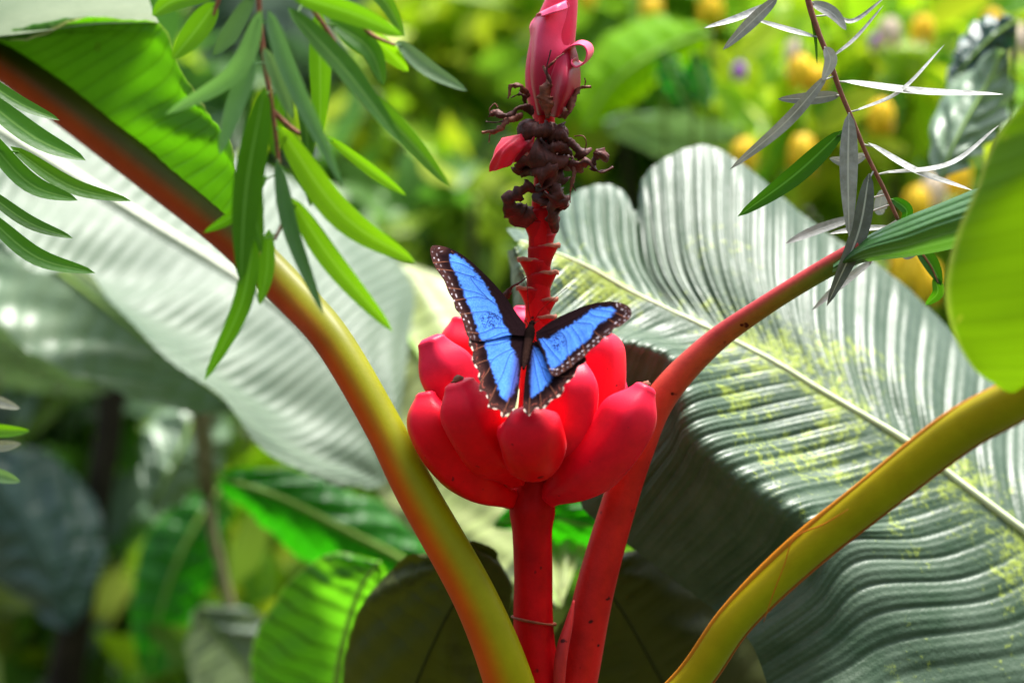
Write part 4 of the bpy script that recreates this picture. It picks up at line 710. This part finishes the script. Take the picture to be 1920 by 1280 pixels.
shrub('small leaved olive bush low behind the butterfly', 830, 460, 1.5, 190, 190, 1000, .065, OLIVE + LIME[1:3], 104)
shrub('pale leafed shrub behind the top of the hanging twig', 640, 60, 2.3, 420, 260, 1100, .15, GREY + LIME[:2], 105, aspect=.5)
shrub('grey leaved shrub behind the curled top of the pleated leaf', 1180, 300, 1.9, 240, 230, 900, .14, GREY + LIME[:3], 106, aspect=.5)
shrub('deep green bush with bright flecks around the sapling foot', 160, 900, 1.6, 320, 330, 1300, .12, DEEP[2:4] + OLIVE[:3] + GREY[:2] + LIME[:2], 107)
shrub('shaded green undergrowth low left of bright young leaf', 420, 1160, 1.3, 300, 220, 1200, .09, DEEP[2:4] + OLIVE[:2] + LIME[1:], 108)
shrub('lime tipped bush at the left beneath the shining leaf', 90, 620, 1.9, 260, 240, 900, .11, DEEP[2:4] + GREY[:2] + LIME[:3], 109)
shrub('dark green bush low behind the olive stalk', 1450, 1150, .95, 300, 240, 900, .10, DEEP, 110)
shrub('dense leafy shrub behind the top left leaf', 200, 120, 2.3, 420, 300, 1200, .15, OLIVE + LIME[:2], 111)
shrub('dark shrub behind the lower pale leaf and fruit', 860, 900, 1.7, 400, 300, 1200, .12, DEEP[2:4] + OLIVE[:3] + LIME[:2], 112)
shrub('green shrub behind the right edge of pleated leaf', 1900, 620, 1.5, 260, 320, 900, .11, OLIVE + LIME[1:4], 113)
shrub('distant yellow green shrub behind the flower bud', 1080, 260, 2.9, 380, 330, 1500, .14, OLIVE[:3] + LIME, 114)
shrub('distant mottled shrub behind the upper left wing', 720, 430, 2.8, 380, 330, 1500, .14, OLIVE[:3] + LIME[:3] + GREY[:1], 115)
# broad leaves that show singly in the blurred background
M_limebg = leafmat('lime_broad_leaf', (0.16, 0.40, 0.01), (0.24, 0.48, 0.01), 0.5, 0.08, 0.5, (0.40, 0.72, 0.0), nscale=8, veins=12, vdark=.85)
oval_leaf('drooping_leaf', 'big glowing lime leaf beyond the curled pink bract', [(1330, 60, .95), (1250, 90, .95), (1180, 130, .95), (1130, 180, .96), (1095, 250, .97)], 55, 75, M_limebg, 8, .002, 30, (.03, .06), foot=(1420, 60, 1.1, 0, .3), rib=(4, 2))
oval_leaf('drooping_leaf', 'green pointed leaf hanging beyond the twig of silver leaves', [(1245, 95, .75), (1255, 130, .75), (1270, 165, .75), (1290, 205, .75)], 26, 26, M_mid, 6, .001, 31, (.01, .02), foot=(1300, 70, 1.2, 0, .3), rib=(3, 2))
oval_leaf('drooping_leaf', 'small dark green leaf hanging next to a green pointed leaf', [(1300, 100, .75), (1310, 135, .75), (1318, 170, .75), (1322, 205, .75)], 26, 24, M_mid, 6, .001, 32, (.01, .02), foot=(1350, 70, 1.2, 0, .3), rib=(3, 2))
oval_leaf('drooping_leaf', 'crumpled grey leaf among yellow flowers beside the lime blade', [(1880, 95, .30), (1850, 160, .30), (1815, 220, .29), (1785, 280, .28), (1765, 335, .28)], 62, 62, M_grey, 8, .0006, 33, (.02, .03), foot=(1960, 60, .7, 0, .3), rib=(3, 2), rough=.003)
oval_leaf('drooping_leaf', 'dark green leaf above the crumpled grey leaf', [(1905, 40, .35), (1860, 70, .35), (1820, 110, .35), (1780, 160, .36)], 46, 40, M_teal, 6, .002, 34, (.02, .03), foot=(1990, 30, .6, 0, .3), rib=(3, 2))
oval_leaf('drooping_leaf', 'pale blue grey leaf beyond the silver leaved twig', [(1430, 330, 1.1), (1340, 280, 1.1), (1240, 250, 1.1), (1130, 230, 1.1)], 48, 48, M_grey, 6, .002, 35, (.03, -.05), foot=(1480, 330, 1.3, 0, .3), rib=(3, 2))
# sapling and thin stems
def sapling(label, pts, rad, c, crown=None, seed=0):
    P = pix(pts); q = np.array([P[-1][0], P[-1][1], -.08]); r_ = root('sapling', label, 'sapling', (q[0], q[1], 0)); ext = np.array([P[-1] + (P[-1] - P[-2]) * f_ * (1 - f_) * 2 + (q - P[-1]) * f_ for f_ in (.06, .14, .26, .42, .6, .8, 1)]); PP = cr(np.vstack([P, ext]), 60); V, F, uv, th = sweep(PP, np.linspace(rad[0], rad[1], 60) * (1 + .08 * wob(60, seed, 6)), 10)
    obj('trunk', V, F, M_bark, r_, uv, np.tile(np.array(c), (len(V), 1)))
    if crown:
        V, F, c2, C = leaf_cloud(P[0] + np.array([0, 0, .1]), crown[0], crown[1], crown[2], DEEP + LIME[:1], seed); obj('crown', V, F, M_fol, r_, np.zeros((len(V), 2)) + .5, c2)
        for i in range(5):
            tg = C[(i * 7) % len(C)]; V, F, uv, th = sweep(cr(np.array([PP[4 + 2 * i], (PP[2 + i] + tg) / 2, tg]), 10), np.linspace(.008, .003, 10), 6); obj('branch', V, F, M_bark, r_, uv, np.tile(np.array(c), (len(V), 1)))
sapling('dark slender sapling trunk leaning at the lower left', [(225, 430, 1.15), (215, 650, 1.15), (205, 800, 1.15), (180, 950, 1.15), (150, 1120, 1.15), (120, 1290, 1.15)], (.014, .02), (.03, .024, .014), ((.3, .25, .16), 260, .11), 3)
sapling('pale thin stem rising beside the drooping green leaf', [(370, 690, .8), (383, 780, .8), (388, 880, .8), (396, 980, .8), (415, 1070, .8), (440, 1180, .8)], (.004, .007), (.22, .20, .10), ((.06, .05, .05), 14, .07), 5)
# far wood that reads as one mass
r = np.random.default_rng(5); parts = []
for k in range(26):
    x = -4.6 + 9.2 * k / 25 + r.normal(0, .2); y = 5.8 + r.uniform(0, 3); parts.append(leaf_cloud((x, y, r.uniform(.7, 2.0)), (.9, .6, 1.4), 300, .22, DEEP[2:4] + OLIVE + LIME, 300 + k))
V = np.vstack([p[0] for p in parts]); V[:, 2] = np.maximum(V[:, 2], .02); c = np.vstack([p[2] for p in parts]); F = []; k = 0
for p in parts: F += [tuple(i + k for i in f) for f in p[1]]; k += len(p[0])
fw = obj('far_thicket', V, F, M_fol, None, np.zeros((len(V), 2)) + .5, c); fw['kind'] = 'stuff'; fw['label'] = 'far mass of green thicket behind everything'; fw['category'] = 'thicket'

# the garden goes on unseen here; thicket added to block low front sky
parts = []
for k in range(34):
    a = R(150 + 240 * k / 33); x, y = 6.5 * math.cos(a), -1.0 + 6.0 * math.sin(a); parts.append(leaf_cloud((x * r.uniform(.95, 1.2), y * r.uniform(.95, 1.2), r.uniform(1.2, 3.2)), (1.2, 1.0, 2.2), 420, .38, DEEP + OLIVE[:2], 400 + k))
V = np.vstack([p[0] for p in parts]); V[:, 2] = np.maximum(V[:, 2], .02); c = np.vstack([p[2] for p in parts]); F = []; k = 0
for p in parts: F += [tuple(i + k for i in f) for f in p[1]]; k += len(p[0])
fw = obj('sky_blocking_thicket', V, F, M_fol, None, np.zeros((len(V), 2)) + .5, c); fw['kind'] = 'stuff'; fw['label'] = 'tall green thicket added unseen around the camera to block low sky'; fw['category'] = 'thicket'
